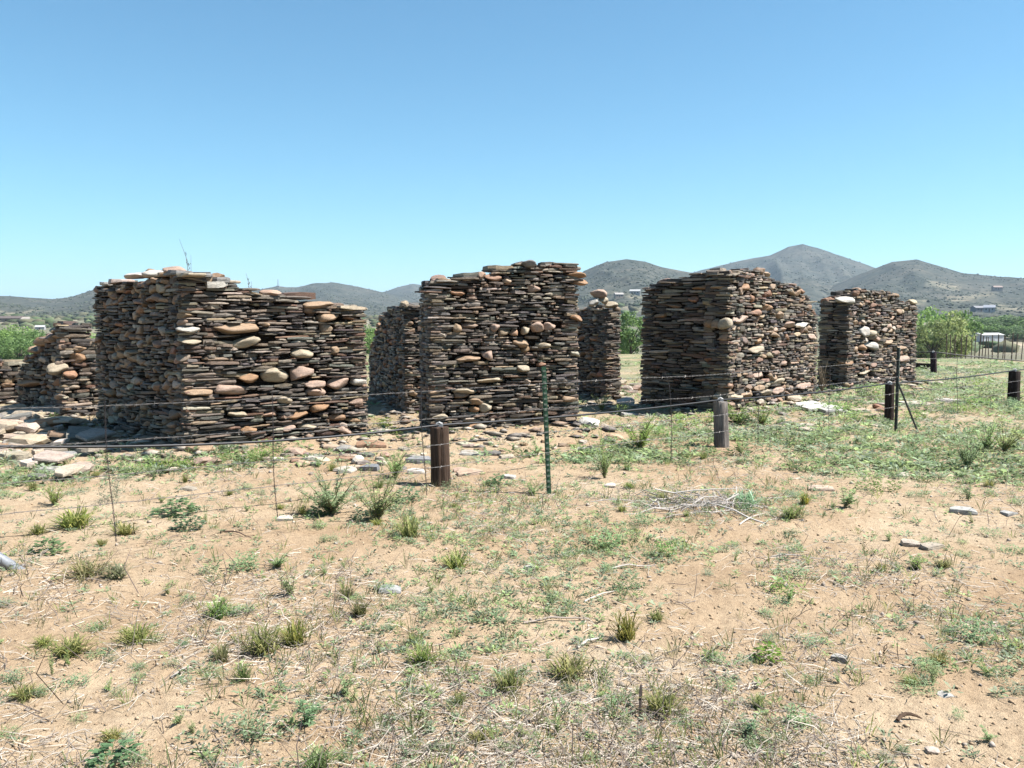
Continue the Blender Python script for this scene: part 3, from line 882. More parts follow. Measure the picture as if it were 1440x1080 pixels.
mass = 'green tree in the thicket beyond the low walls at the left'
for (px, yt, Y, wp, c, p) in [(-40, 458, 118, 56, GREEN, 0), (2, 461, 112, 50, SPRING, 2), (22, 455, 122, 54, SPRING, 0), (40, 462, 110, 48, GREEN, 2), (56, 468, 118, 46, GREEN, 1),
                              (92, 470, 126, 50, SPRING, 2), (122, 466, 130, 50, SPRING, 0), (-10, 470, 104, 44, GREEN, 2), (26, 473, 103, 48, GREEN, 0)]:
    put_tree(px, yt, Y, wp, c, p, mass)
for (px, yt, Y, wp, c, p) in [(508, 452, 115, 40, GREEN, 0), (529, 458, 110, 36, SPRING, 2), (548, 455, 125, 40, GREEN, 1)]:
    put_tree(px, yt, Y, wp, c, p, 'green tree seen in the gap between the left ruin and the shaded back wall')
put_tree(888, 440, 72, 38, GREEN, 1, 'upright green tree in the gap left of the large right ruin')
put_tree(876, 462, 78, 26, SPRING, 0, 'smaller pale green tree beside the upright tree left of the large right ruin')
for (px, yt, Y, wp, c, p, lb) in [(1305, 429, 96, 44, SPRING, 0, 'bright green tree right beside the end of the farthest right ruin'),
                                  (1330, 430, 100, 50, GREEN, 2, 'full green tree behind the yellowish tree at the right'),
                                  (1342, 438, 86, 40, YELL, 3, 'yellowish budding tree in front of the green trees at the right'),
                                  (1312, 452, 84, 38, OLIVE, 1, 'short olive tree at the foot of the bright green right-hand tree'),
                                  (1296, 458, 90, 30, DARKG, 0, 'dark green tree touching the right end of the far ruin')]:
    put_tree(px, yt, Y, wp, c, p, lb)
for (px, yt, Y, wp, c, p) in [(1372, 444, 165, 50, GREEN, 0), (1392, 446, 160, 50, DARKG, 2), (1412, 442, 168, 54, GREEN, 0), (1434, 443, 160, 50, DARKG, 2), (1460, 441, 165, 54, GREEN, 0), (1402, 456, 150, 40, GREEN, 1), (1428, 458, 146, 46, DARKG, 0), (1446, 456, 150, 46, GREEN, 2), (1375, 458, 152, 38, GREEN, 2), (1490, 444, 160, 54, GREEN, 0)]:
    put_tree(px, yt, Y + 62, wp, c, p, 'round-topped tree in the dark green row behind the vineyard posts', 'trees behind the vineyard posts')

# ------------------------------------------------------------------ far houses and the hilltop mast
def house(px, py, wpx, hpx, label, wall, roof, ang=.3, kind='house'):
    x, y, z = hit_terrain(px, py)
    k = y / FPX; W, H = wpx * k, hpx * k; D = W * .6
    e = empty('shed' if kind == 'shed' else 'house', (x, y, z), label, kind, None, ang)
    eave = H * .62
    V, F = box(-W / 2, W / 2, -D / 2, D / 2, -2.5, eave)
    a = Acc(); a.add(V, F, wall)
    a.add([(-W / 2, -D / 2, eave), (-W / 2, D / 2, eave), (-W / 2, 0, H * .95)], [(0, 1, 2)], wall)
    a.add([(W / 2, -D / 2, eave), (W / 2, D / 2, eave), (W / 2, 0, H * .95)], [(0, 2, 1)], wall)
    obj('wall', a.mesh('wall', M_BUILD), e)
    o = W * .04; t = H * .06
    a = Acc()
    for sgn in (-1, 1):
        P = [(-W / 2 - o, sgn * (D / 2 + o), eave - t * .6), (W / 2 + o, sgn * (D / 2 + o), eave - t * .6), (W / 2 + o, 0, H), (-W / 2 - o, 0, H)]
        Q = [(p[0], p[1], p[2] + t) for p in P]
        F = [(0, 1, 2, 3), (7, 6, 5, 4), (0, 4, 5, 1), (1, 5, 6, 2), (2, 6, 7, 3), (3, 7, 4, 0)]
        a.add(P + Q, F, roof)
    obj('roof', a.mesh('roof', M_BUILD), e)
    for q in ((-.28, .28) if W > 6 else ()):
        V, F = box(q * W - W * .06, q * W + W * .06, -D / 2 - .06, -D / 2 + .02, eave * .35, eave * .8)
        a = Acc(); a.add(V, F, (.05, .06, .07)); obj('window', a.mesh('window', M_BUILD), e)
    V, F = box(-W * .05, W * .05, -D / 2 - .05, -D / 2 + .02, -.2, eave * .75)
    a = Acc(); a.add(V, F, (.12, .08, .06)); obj('door', a.mesh('door', M_BUILD), e)

WH, BE, BR, GB = (.5, .5, .49), (.36, .31, .26), (.2, .13, .1), (.22, .25, .28)
house(14, 453, 34, 8, 'long low dark-roofed house on the slope above the left trees', BE, (.16, .13, .12), .1)
house(35, 453, 12, 7, 'small white house right of the long dark-roofed house', WH, (.4, .36, .33), .5)
house(57, 464, 12, 6, 'tiny white building just above the trees at the left', WH, (.55, .55, .55), .2)
house(870, 418, 12, 6, 'pale house on the slope in the gap right of the middle ruin', BE, (.45, .42, .4), .2)
house(893, 414, 14, 6, 'white house on the slope next to the edge of the large right ruin', WH, (.5, .5, .5), -.2)
house(1376, 439, 18, 7, 'grey-roofed house above the dark tree row at the right', GB, (.3, .3, .32), .2)
house(1391, 439, 14, 9, 'white house with pale gable above the dark tree row at the right', WH, (.42, .44, .5), -.5)
house(1402, 409, 12, 5, 'pinkish house high on the right-hand hillside', BE, (.4, .3, .26), 0)
def shed():
    x, y, zt = at_depth(1389, 468, 190); zb = gz(x, y); W, D = 5.6, 3.2
    e = empty('shed', (x, y, zb), 'low white shed behind the vineyard posts at the right edge', 'shed', None, .25)
    H = zt - zb; a = Acc(); V, F = box(-W / 2, W / 2, -D / 2, D / 2, -.3, H * .84); a.add(V, F, (.72, .74, .78)); obj('wall', a.mesh('wall', M_BUILD), e)
    P = [(-W / 2 - .2, -D / 2 - .2, H * .82), (W / 2 + .2, -D / 2 - .2, H * .82), (W / 2 + .2, 0, H), (-W / 2 - .2, 0, H), (W / 2 + .2, D / 2 + .2, H * .82), (-W / 2 - .2, D / 2 + .2, H * .82)]
    a = Acc(); a.add(P, [(0, 1, 2, 3), (3, 2, 4, 5), (0, 3, 5), (1, 4, 2), (0, 5, 4, 1)], (.66, .66, .66)); obj('roof', a.mesh('roof', M_BUILD), e)
    V, F = box(-.6, .4, -D / 2 - .05, -D / 2 + .02, -.1, H * .6); a = Acc(); a.add(V, F, (.45, .47, .5)); obj('door', a.mesh('door', M_BUILD), e)
shed()
def mast():
    x, y, z = hit_terrain(391, 403.5)
    e = empty('radio_mast', (x, y, z - 1), 'thin radio mast on the rounded hilltop above the left ruin', 'mast')
    a = Acc(); H = 15
    for k in range(3):
        t = 2 * math.pi * k / 3
        V, F = tube([(1.6 * math.cos(t), 1.6 * math.sin(t), 0), (.3 * math.cos(t), .3 * math.sin(t), H)], .22, 4); a.add(V, F, (.25, .25, .27))
    obj('lattice_tower', a.mesh('lattice_tower', M_BUILD), e)
    V, F = box(-3, 3, -2, 2, -.5, 2.6); a = Acc(); a.add(V, F, (.45, .44, .42)); obj('equipment_hut', a.mesh('equipment_hut', M_BUILD), e)
mast()

# ------------------------------------------------------------------ vineyard posts and the dark timber
post_mb = new_mesh('vineyard_post', *tube([(0, 0, -.3), (.004, 0, .6), (0, .01, 1.5)], [.045, .045, .042], 7), M_WOOD)
for i, (px, py, Y) in enumerate([(1332, 470, 52), (1338, 470, 60), (1344, 471, 50), (1353, 470, 57), (1359, 471, 49), (1367, 475, 66), (1372, 472, 58), (1378, 467, 46), (1382, 472, 60), (1386, 473, 63), (1397, 471, 53), (1405, 470, 48), (1411, 472, 62), (1414, 473, 66), (1424, 468, 47), (1430, 470, 54), (1437, 474, 64), (1392, 474, 68)]):
    x, y, zt = at_depth(px, py, Y); zb = gz(x, y)
    o = obj('vineyard_post', post_mb, None, (x, y, zb), (R.uniform(-.03, .03), R.uniform(-.05, .05) - (.09 if px == 1359 else 0), R.uniform(0, 6)), (.75, .75, max(zt - zb, .8) / 1.5), (.2, .15, .12))
    tag(o, 'bare brown vineyard post standing before the white shed and dark trees', 'post', 'vineyard posts in the far field')
V, F = box(-.33, .33, -.09, .09, 0, .16)
x, y = gpt(1302, 498, .0); a = Acc(); a.add(V, F); q = at_depth(1302, 496, 26.5)
o = obj('timber', a.mesh('timber', M_WOOD), None, (q[0], q[1], gz(q[0], q[1]) - .02), (0, .04, -.2), (.9, 1, 1.2), (.05, .035, .03))
tag(o, 'dark squared timber lying by the right end of the farthest ruin', 'timber')

# ------------------------------------------------------------------ post and cable fence
def wood_post(parent, base, px, py, top, rad, lean, c, label):
    x, y = gpt(px, py, 0); z = gz(x, y); x, y = gpt(px, py, z)
    n = 34; V = []; F = []
    rr2 = np.random.RandomState(int(px) + 500)
    prof = [(-.15, 1.06), (.0, 1.05), (top * .35, 1.0), (top * .7, .98), (top - .006, .97), (top, .955)]
    jit = 1 + .035 * rr2.randn(n)
    for q_ in rr2.choice(n, 5, False): jit[q_] *= rr2.uniform(.82, .93)      # drying cracks
    for (h, k) in prof:
        for i in range(n):
            t = 2 * math.pi * i / n
            q = rad * k * jit[i]
            V.append((math.cos(t) * q + lean[0] * h, math.sin(t) * q + lean[1] * h, h + (rr2.uniform(-.008, .008) if h > top - .03 else 0)))
    for j in range(len(prof) - 1):
        for i in range(n): F.append((j * n + i, j * n + (i + 1) % n, (j + 1) * n + (i + 1) % n, (j + 1) * n + i))
    F.append(tuple((len(prof) - 1) * n + i for i in range(n)))
    loc = (x - base[0], y - base[1], z)
    pm = new_mesh('wooden_post', V, F, M_WOOD, smooth=True)
    for f_ in pm.polygons[-1 - n:]: f_.use_smooth = False
    o = obj('wooden_post', pm, parent, loc, color=c)
    tag(o, label)
    # the bracket that holds the cable on the post top
    a = Acc(); tx, ty = lean[0] * top, lean[1] * top
    Vb, Fb = box(tx - .035, tx + .035, ty - .014, ty + .014, top - .005, top + .028); a.add(Vb, Fb)
    Vb, Fb = tube([(tx - .03, ty, top + .03), (tx, ty, top + .045), (tx + .03, ty, top + .03)], .012, 6); a.add(Vb, Fb)
    obj('cable_clip', a.mesh('cable_clip', M_PIPE), o, color=(.6, .6, .6))
    return (x + tx, y + ty, z + top + .02)

fb = gpt(618, 682)
cf = tag(empty('cable_fence', (fb[0], fb[1], 0), 'cable fence of short round wooden posts with a thick black cable along their tops', 'fence'), kind='thing')
tops = []
tops.append(wood_post(cf, fb, -93, 780, .74, .085, (0, 0), (.12, .085, .065), None))
tops.append(wood_post(cf, fb, 620, 682, .575, .092, (-.02, 0), (.115, .075, .055), 'dark brown weathered post with grain lines, nearest the camera'))
tops.append(wood_post(cf, fb, 1015, 628, .575, .09, (-.05, .0), (.3, .27, .25), 'silvery grey leaning post with a sunlit right side'))
tops.append(wood_post(cf, fb, 1250, 592, .57, .068, (-.015, 0), (.06, .042, .036), 'dark slim post behind the steel post with brace'))
tops.append(wood_post(cf, fb, 1425, 566, .6, .098, (0, 0), (.05, .036, .034), 'thick blackish post near the right edge'))
tops.append(wood_post(cf, fb, 1560, 545, .6, .09, (0, 0), (.06, .042, .036), None))
back = wood_post(cf, fb, 1313, 525, .6, .085, (-.06, 0), (.06, .04, .05), 'small leaning post farthest back by the end of the right ruin')
def sag(A, B, s_, n=14):
    return [tuple(A[k] * (1 - i / n) + B[k] * i / n - (4 * s_ * (i / n) * (1 - i / n) if k == 2 else 0) for k in range(3)) for i in range(n + 1)]
pts = []
for k in range(len(tops) - 1): pts += sag(tops[k], tops[k + 1], .085 if k == 0 else .03)[(1 if k else 0):]
Vc, Fc = tube([(p[0] - fb[0], p[1] - fb[1], p[2]) for p in pts], .0105, 8)
obj('cable', new_mesh('cable', Vc, Fc, M_PIPE, smooth=True), cf, color=(.035, .035, .04))
pts = sag(at_depth(1150, 492, 26), back, .05) + sag(back, at_depth(1520, 512, 24), .05)[1:]
Vc, Fc = tube([(p[0] - fb[0], p[1] - fb[1], p[2]) for p in pts], .016, 7)
obj('cable', new_mesh('cable', Vc, Fc, M_PIPE, smooth=True), cf, color=(.05, .045, .045))

# ------------------------------------------------------------------ barbed wire fence
def gp(px, py):
    x, y = gpt(px, py, 0); return gpt(px, py, gz(x, y))
t1, t2 = gp(772, 695), gp(1261, 608)
bf = tag(empty('barbed_wire_fence', (t1[0], t1[1], 0), 'four-strand barbed wire fence on slim steel posts, in front of the wooden posts', 'fence'), kind='thing')
def t_post(x, y, top, lean, c, label, rz):
    z = gz(x, y); H = top + .2
    a = Acc()
    def sh(V): return [(v[0] + lean[0] * (v[2]), v[1] + lean[1] * v[2], v[2]) for v in V]
    V, F = box(-.022, .022, -.004, .004, -.2, top); a.add(sh(V), F)
    V, F = box(-.004, .004, .004, .034, -.2, top); a.add(sh(V), F)
    o = obj('steel_post', a.mesh('steel_post', M_PAINT), bf, (x - t1[0], y - t1[1], z), (0, 0, rz), color=c)
    if label: tag(o, label)
    s_ = Acc(); h = .06
    while h < top - .02:
        V, F = box(-.013, .013, -.011, -.0042, h, h + .016); s_.add(sh(V), F); h += .052
    p = obj('studs', s_.mesh('studs', M_PAINT), o, color=(.23, .27, .22)); tag(p, kind='stuff')
    return o
dirT = nrm((t2[0] - t1[0], t2[1] - t1[1]))
t_post(*t1, 1.2, (-.045, 0), (.04, .125, .065), 'bright green leaning steel post with pale studs, mid-fence', .2)
t_post(*t2, 1.19, (-.01, 0), (.028, .04, .036), 'dark green steel post with a slanting brace at the right', .9)
Vb, Fb = tube([(0, 0, .68), (.27, -.12, -.05)], .014, 6)
obj('brace', new_mesh('brace', Vb, Fb, M_PAINT), bf, (t2[0] - t1[0], t2[1] - t1[1], gz(*t2)), color=(.03, .03, .03))
hts = (1.035, .80, .575, .385)
ends = (-7.0, -3.3)
def strand(h, seed):
    r = np.random.RandomState(seed)
    sup = [(-8.5, h + .10), (-5.35, h + .07), (0, h), (math.dist(t1, t2), h - .01), (13.5, h)]
    P = []
    for k in range(len(sup) - 1):
        n = int((sup[k + 1][0] - sup[k][0]) / .12)
        for i in range(n):
            f = i / n; P.append((sup[k][0] * (1 - f) + sup[k + 1][0] * f, sup[k][1] * (1 - f) + sup[k + 1][1] * f - .10 * f * (1 - f) * (1 + .4 * r.rand() * 0)))
    a = Acc()
    W = []
    for (u, z) in P:
        x, y = t1[0] + dirT[0] * u, t1[1] + dirT[1] * u
        W.append((x - t1[0], y - t1[1] - .006, z + gz(x, y) * .5))
    for ph in (0, math.pi):          # two twisted wires
        Q = []
        for i in range(len(W) - 1):
            for s_ in range(4):
                f = s_ / 4; t = (i * 4 + s_) * 1.5708 + ph
                Q.append((W[i][0] * (1 - f) + W[i + 1][0] * f, W[i][1] * (1 - f) + W[i + 1][1] * f + .0028 * math.cos(t), W[i][2] * (1 - f) + W[i + 1][2] * f + .0028 * math.sin(t)))
        V, F = tube(Q, .0016, 3, False); a.add(V, F)
    o = obj('barbed_wire', a.mesh('barbed_wire', M_WIRE), bf, color=(.28, .26, .25))
    b = Acc()
    for i in range(0, len(W), 1):
        p = W[i]; t = r.uniform(0, 3.14)
        for k in (0, 1.4):
            dx, dz = .014 * math.cos(t + k), .014 * math.sin(t + k)
            V, F = tube([(p[0] - dx * .5, p[1] - dx, p[2] - dz), (p[0] + dx * .5, p[1] + dx, p[2] + dz)], .0016, 3, False); b.add(V, F)
    tag(obj('barbs', b.mesh('barbs', M_WIRE), o, color=(.3, .28, .27)), kind='stuff')
for k, h in enumerate(hts): strand(h, 50 + k)
def stay(px, ztop=1.05, zbot=.16, bend=0.0):
    u = line_u(px, t1, dirT); x, y = t1[0] + dirT[0] * u, t1[1] + dirT[1] * u; g = gz(x, y) * .5
    ztop += .07 * max(-u, 0) / 5.35
    a = Acc()
    for ph in (0, math.pi):
        Q = []; n = 40
        for i in range(n + 1):
            f = i / n; t = i * 1.5708 + ph; z = zbot * (1 - f) + ztop * f
            lean = bend * max(f - .86, 0) * 6
            Q.append((x - t1[0] + .004 * math.cos(t) - dirT[0] * lean + .01 * math.sin(px + 5 * f) + (1 - f) * .03, y - t1[1] - .01 + .004 * math.sin(t), z + g))
        V, F = tube(Q, .0022, 3, False); a.add(V, F)
    obj('wire_stay', a.mesh('wire_stay', M_WIRE), bf, color=(.14, .12, .12))
for px in (146, 380, 592, 1066, 1166, 1346): stay(px)
stay(942, 1.06, .12, .06)

# grey brace pipe running up out of the picture at the left edge
p0 = gp(33, 799); zp = gz(*p0)
pp = tag(empty('steel_pipe', (p0[0], p0[1], zp), 'grey galvanised pipe slanting out of the ground at the left edge', 'pipe'), kind='thing')
Vp, Fp = tube([(0.02, 0, -.05), (-.35, .02, .19), (-1.3, .05, .86)], .036, 16)
obj('tube', new_mesh('tube', Vp, Fp, M_PIPE, smooth=True), pp, color=(.4, .42, .46))
Vp, Fp = tube([(-.3, .017, .155), (-.33, .02, .177)], .043, 16)
obj('collar', new_mesh('collar', Vp, Fp, M_PIPE), pp, color=(.36, .37, .4))

# ------------------------------------------------------------------ loose stones
def loose(px, py, wp, hp, c, kind, label, rot=None, group=None, lift=0.0):
    x, y = gp(px, py); k = math.hypot(x, y) / FPX; z = gz(x, y)
    W = wp * k; H = hp * k if kind == 'b' else min(max(hp * k * .75, .035), .16)
    D = W * R.uniform(.6, .85)
    if kind == 'b': H = max(H, .4 * W)
    i = R.randrange(len(BOULD_ME if kind == 'b' else SLATE_ME))
    i = i % 10; me = (BLOCK_ME if kind == 'b' else SLATE_ME)[i]
    tl = (.10 if kind == 'b' else .07) + lift * 1.6
    c = tuple(min(v * 1.1, .8) for v in c)
    o = obj('loose_stone', me, None, (x, y + D * .3, z + H * .3 + lift), (R.uniform(-tl, tl) + .05, R.uniform(-tl, tl), R.uniform(-.5, .5) if rot is None else rot), (W, D, H), c)
    tag(o, label, 'stone', group or 'stones lying loose on the ground', 'thing')
SL, DK, RUST = (.46, .45, .42), (.2, .19, .18), (.36, .22, .14)
for a_ in [(1152, 574, 60, 12, (.66, .64, .6), 's', 'large whitish flat slab on the ground before the farthest right ruin'),
           (1172, 582, 38, 10, (.5, .49, .47), 's', 'pale grey rounded slab overlapping the large whitish slab'),
           (62, 588, 50, 18, (.42, .34, .27), 'b', 'brown tilted block on top of the rubble heap at the left'),
           (45, 578, 40, 14, CREAM, 's', 'cream slab at the back of the left rubble heap'),
           (74, 594, 44, 12, (.36, .36, .28), 's', 'greenish grey slab leaning off the left rubble heap'),
           (88, 588, 16, 20, PINK, 'b', 'upright pinkish stone standing at the foot of the broken left corner'),
           (14, 590, 44, 14, (.3, .26, .22), 's', 'brownish slab at the left edge of the rubble heap'),
           (14, 612, 40, 10, (.42, .37, .3), 's', 'flat tan slab lying below the left rubble heap'),
           (30, 630, 48, 20, CREAM, 'b', 'broad cream block in the sun left of the big wall shadow'),
           (22, 650, 36, 10, (.45, .38, .28), 'b', 'low tan stone under the cream block at the left edge'),
           (46, 652, 42, 8, WHITE, 's', 'white flat slab touching the long wall shadow at the left'),
           (88, 645, 30, 12, (.35, .34, .33), 's', 'grey slab half in the shadow tip of the left ruin'),
           (104, 667, 42, 14, (.46, .37, .3), 'b', 'wedge-shaped pinkish brown stone below the wall shadow'),
           (50, 675, 26, 10, DK, 'b', 'dark stone with a pale top near the left edge'),
           (70, 664, 34, 8, SL, 's', 'grey slab between the wedge-shaped and the dark stone'),
           (276, 637, 34, 16, TAN, 'b', 'tan block under the corner of the left ruin'),
           (284, 652, 28, 12, PINK, 'b', 'pinkish stone by the green weeds below the corner of the left ruin'),
           (416, 637, 30, 11, PINK, 'b', 'smooth pink stone lying before the sunny face of the left ruin'),
           (437, 648, 26, 8, (.6, .56, .48), 's', 'white slab fragment right of the smooth pink stone'),
           (390, 646, 18, 6, WHITE, 's', 'thin white flake left of the smooth pink stone'),
           (502, 652, 18, 14, (.64, .58, .5), 'b', 'pale rounded stone in the stone litter left of the brown post'),
           (520, 662, 28, 12, (.24, .25, .27), 's', 'bluish grey slab tipped up beside the pale rounded stone'),
           (487, 634, 26, 11, (.33, .32, .3), 'b', 'grey stone below the right end of the left ruin'),
           (466, 626, 26, 9, (.5, .38, .28), 's', 'tan slab below the right end of the left ruin'),
           (520, 622, 42, 9, RUST, 's', 'rust brown slab at the right foot of the left ruin'),
           (515, 642, 24, 6, DK, 's', 'dark thin slab behind the tipped bluish slab'),
           (486, 664, 30, 8, (.56, .5, .42), 's', 'cream flat slab in front of the pale rounded stone'),
           (590, 651, 40, 13, (.3, .3, .31), 's', 'wide grey slab just left of the brown post'),
           (584, 666, 26, 8, (.58, .53, .48), 's', 'pale slab in front of the wide grey slab by the brown post'),
           (648, 664, 24, 10, PINK, 's', 'pinkish slab just right of the brown post'),
           (664, 640, 36, 6, (.5, .47, .43), 's', 'long pale slab lying behind the brown post'),
           (690, 641, 30, 7, DK, 's', 'dark slab with pale top in front of the middle ruin'),
           (716, 673, 20, 5, (.6, .57, .52), 's', 'whitish flake left of the green steel post'),
           (660, 668, 40, 8, (.52, .38, .28), 's', 'flat salmon slab right of the brown post'),
           (857, 685, 18, 8, (.66, .6, .52), 'b', 'small white rock right of the green steel post'),
           (828, 602, 32, 9, (.66, .63, .58), 'b', 'bright white rock at the right foot of the middle ruin'),
           (880, 572, 26, 15, (.6, .55, .5), 'b', 'squarish white block at the left foot of the large right ruin'),
           (885, 585, 24, 7, SL, 's', 'grey slab below the squarish white block'),
           (884, 552, 16, 12, (.55, .45, .38), 'b', 'round boulder on the rubble left of the large right ruin'),
           (897, 549, 14, 10, PINK, 'b', 'pink boulder against the black face of the large right ruin'),
           (876, 540, 14, 8, CREAM, 'b', 'cream boulder far back in the gap left of the large right ruin'),
           (1082, 606, 22, 5, (.55, .48, .42), 's', 'pale flat slab before the speckled face of the large right ruin'),
           (1270, 670, 16, 8, (.58, .5, .42), 'b', 'cream rock in the green patch at the right'),
           (1157, 690, 34, 6, (.56, .43, .33), 's', 'pinkish flat stone right of the brush pile'),
           (1357, 727, 32, 9, SL, 's', 'grey flat stone among weeds at the right'),
           (1420, 728, 20, 6, (.42, .41, .4), 's', 'small grey stone close to the right edge'),
           (1312, 772, 30, 6, (.45, .38, .3), 's', 'tan flat stone lying right of its twin'),
           (1284, 768, 26, 6, (.5, .42, .34), 's', 'pale tan flat stone left of its twin'),
           (1182, 931, 22, 5, (.4, .38, .36), 's', 'small grey flake on the bare soil at lower right'),
           (1296, 570, 30, 6, (.58, .5, .4), 's', 'cream slab right of the brace of the dark steel post'),
           (1338, 566, 38, 7, (.55, .5, .46), 's', 'long pale slab between the two dark wooden posts at the right'),
           (1240, 600, 26, 4, (.58, .5, .42), 's', 'thin cream slab at the base of the slim dark post'),
           (400, 732, 22, 6, (.6, .55, .48), 's', 'whitish flat stone left of the tall feathery weed'),
           (548, 834, 32, 6, (.4, .4, .4), 's', 'pale grey slate flake alone on bare ground'),
           (265, 690, 20, 5, (.4, .35, .28), 's', 'small brown flat stone behind the dark leafy rosettes'),
           (1332, 980, 20, 6, (.55, .52, .48), 's', 'grey half-buried stone at lower right', None, None, -.02),
           (742, 803, 14, 5, (.6, .56, .5), 's', 'small white flake in the middle foreground'),
           (1312, 1064, 20, 6, (.6, .5, .42), 'b', 'pinkish white pebble at the bottom right')]:
    loose(*a_)
zones = [((55, 612), 80, 36, 80, 'stone fragment in the spill around the left rubble heap'), ((400, 648), 130, 10, 22, 'stone fragment below the sunny face of the left ruin'), ((545, 645), 60, 16, 18, 'stone fragment in the litter left of the brown post'),
         ((720, 632), 100, 10, 22, 'stone fragment on the soil before the middle ruin'), ((1230, 572), 80, 12, 20, 'stone fragment on the ground before the farthest right ruin'), ((885, 548), 18, 14, 12, 'stone in the far rubble left of the large right ruin'), ((1060, 600), 80, 8, 8, 'stone fragment before the large right ruin')]
for (c0, sx, sy, n, lb) in zones:
    for k in range(n):
        px, py = R.gauss(c0[0], sx * .6), R.gauss(c0[1], sy * .7)
        x, y = gp(px, py)
        if wall_dist(np.array([x]), np.array([y]))[0] < .12: continue
        b_ = R.random() < (.12 if 'heap' in lb else .25)
        c = pick(BOULD_COL if b_ else [((.4, .37, .32), 3), ((.5, .44, .36), 4), ((.3, .29, .28), 2), ((.6, .54, .46), 3), ((.38, .27, .19), 1)], rs)
        loose(px, py, R.uniform(9, 26) * (1.7 if 'heap' in lb else 1), R.uniform(4, 8) * (1.4 if 'heap' in lb else 1), c, 'b' if b_ else 's', ('blocky ' if b_ else 'flat ') + ('pale ' if sum(c) > 1.25 else 'reddish ' if c[0] > c[2] * 1.75 else 'dark ' if sum(c) < .8 else 'grey-brown ') + lb, R.uniform(0, 6), 'stone fragments fallen from the walls', R.uniform(0, .11) if 'heap' in lb else 0.0)

# ------------------------------------------------------------------ plants
def leaf_batch(base, d, L, W, r, droop=.25):
    """diamond leaves, slightly folded and drooping: base (n,3), direction (n,3)"""
    n = len(base)
    d = d / np.linalg.norm(d, axis=1)[:, None]
    s = np.cross(d, np.array([0, 0, 1.0]) + r.randn(n, 3) * .35); s /= np.linalg.norm(s, axis=1)[:, None] + 1e-9
    L = np.asarray(L).reshape(-1, 1); W = np.asarray(W).reshape(-1, 1)
    mid = base + d * L * .5; tip = base + d * L - np.array([0, 0, 1.0]) * L * droop
    V = np.stack([base, mid + s * W * .5, tip, mid - s * W * .5], 1).reshape(-1, 3)
    return V, np.arange(n * 4).reshape(-1, 4)

def tintn(n, k, r, lo=.7, hi=1.3): return np.repeat(r.uniform(lo, hi, (n, 1)), k, 0) * np.ones((1, 3))

def proto_grass(seed, n=120, seedheads=True):
    r = np.random.RandomState(seed); V = []; T = []
    F = []
    for k in range(n):
        a = r.uniform(0, 6.283); lean = r.uniform(.1, 1.0) ** .6; h = r.uniform(.35, 1.0) * (1.1 - .35 * lean)
        b = np.array([r.randn() * .09, r.randn() * .09, -.02]); o = np.array([math.cos(a), math.sin(a), 0]); s = np.array([-o[1], o[0], 0]) * r.uniform(.008, .016)
        p1 = b + o * lean * .16 + (0, 0, h * .5); p2 = b + o * lean * .34 + (0, 0, h * .85); p3 = b + o * lean * (.5 + .1 * r.rand()) + (0, 0, h * (1.0 - .25 * lean))
        i = len(V); V += [b - s, b + s, p1 - s, p1 + s, p2 - s * .7, p2 + s * .7, p3]
        F += [(i, i + 1, i + 3, i + 2), (i + 2, i + 3, i + 5, i + 4), (i + 4, i + 5, i + 6)]
        c = r.uniform(.75, 1.3); dry = r.rand() < .14
        T += [np.array([2.0, 1.7, 2.2]) * c if dry else np.array([1, 1, 1]) * c] * 7
    return new_mesh('blades', np.array(V), F, M_LEAF, np.array(T))

def proto_feather(seed, ns=22, nl=46, leafl=.085):
    r = np.random.RandomState(seed); st = Acc(); B, D, L = [], [], []
    for k in range(ns):
        a = r.uniform(0, 6.283); ln = r.uniform(.12, .5); h = r.uniform(.35, 1.0) * (1.1 - .5 * ln)
        P = [np.array([r.randn() * .02, r.randn() * .02, -.03])]
        for i in range(1, 6):
            f = i / 5; P.append(np.array([math.cos(a) * ln * f ** 1.3 + r.randn() * .012, math.sin(a) * ln * f ** 1.3 + r.randn() * .012, h * f]))
        V, F = tube(P, [.009, .008, .007, .006, .004, .002], 4, False); st.add(V, F)
        for q in range(nl):
            f = .08 + .92 * r.rand() ** .8; i = min(int(f * 5), 4); g = f * 5 - i
            p = P[i] * (1 - g) + P[i + 1] * g
            b = r.uniform(0, 6.283); B.append(p); D.append((math.cos(b), math.sin(b), r.uniform(.2, 1.3))); L.append(leafl * r.uniform(.6, 1.3) * (1.3 - .6 * f))
    B, D, L = np.array(B), np.array(D), np.array(L)
    V, F = leaf_batch(B, D, L, L * .24, r)
    return new_mesh('foliage', V, F, M_LEAF, tintn(len(B), 4, r)), st.mesh('stem', M_STRAW)

def proto_rosette(seed, n=120):
    r = np.random.RandomState(seed)
    a = r.uniform(0, 6.283, n); q = r.uniform(0, 1, n) ** .6 * .42
    B = np.stack([np.cos(a) * q, np.sin(a) * q, r.uniform(0, 1, n) * (1 - (q / .5) ** 2) * .75], 1)
    D = np.stack([np.cos(a) + r.randn(n) * .7, np.sin(a) + r.randn(n) * .7, r.uniform(.1, .9, n)], 1)
    V, F = leaf_batch(B, D, r.uniform(.12, .24, n), r.uniform(.08, .15, n), r)
    return new_mesh('leaves', V, F, M_LEAF, tintn(n, 4, r))

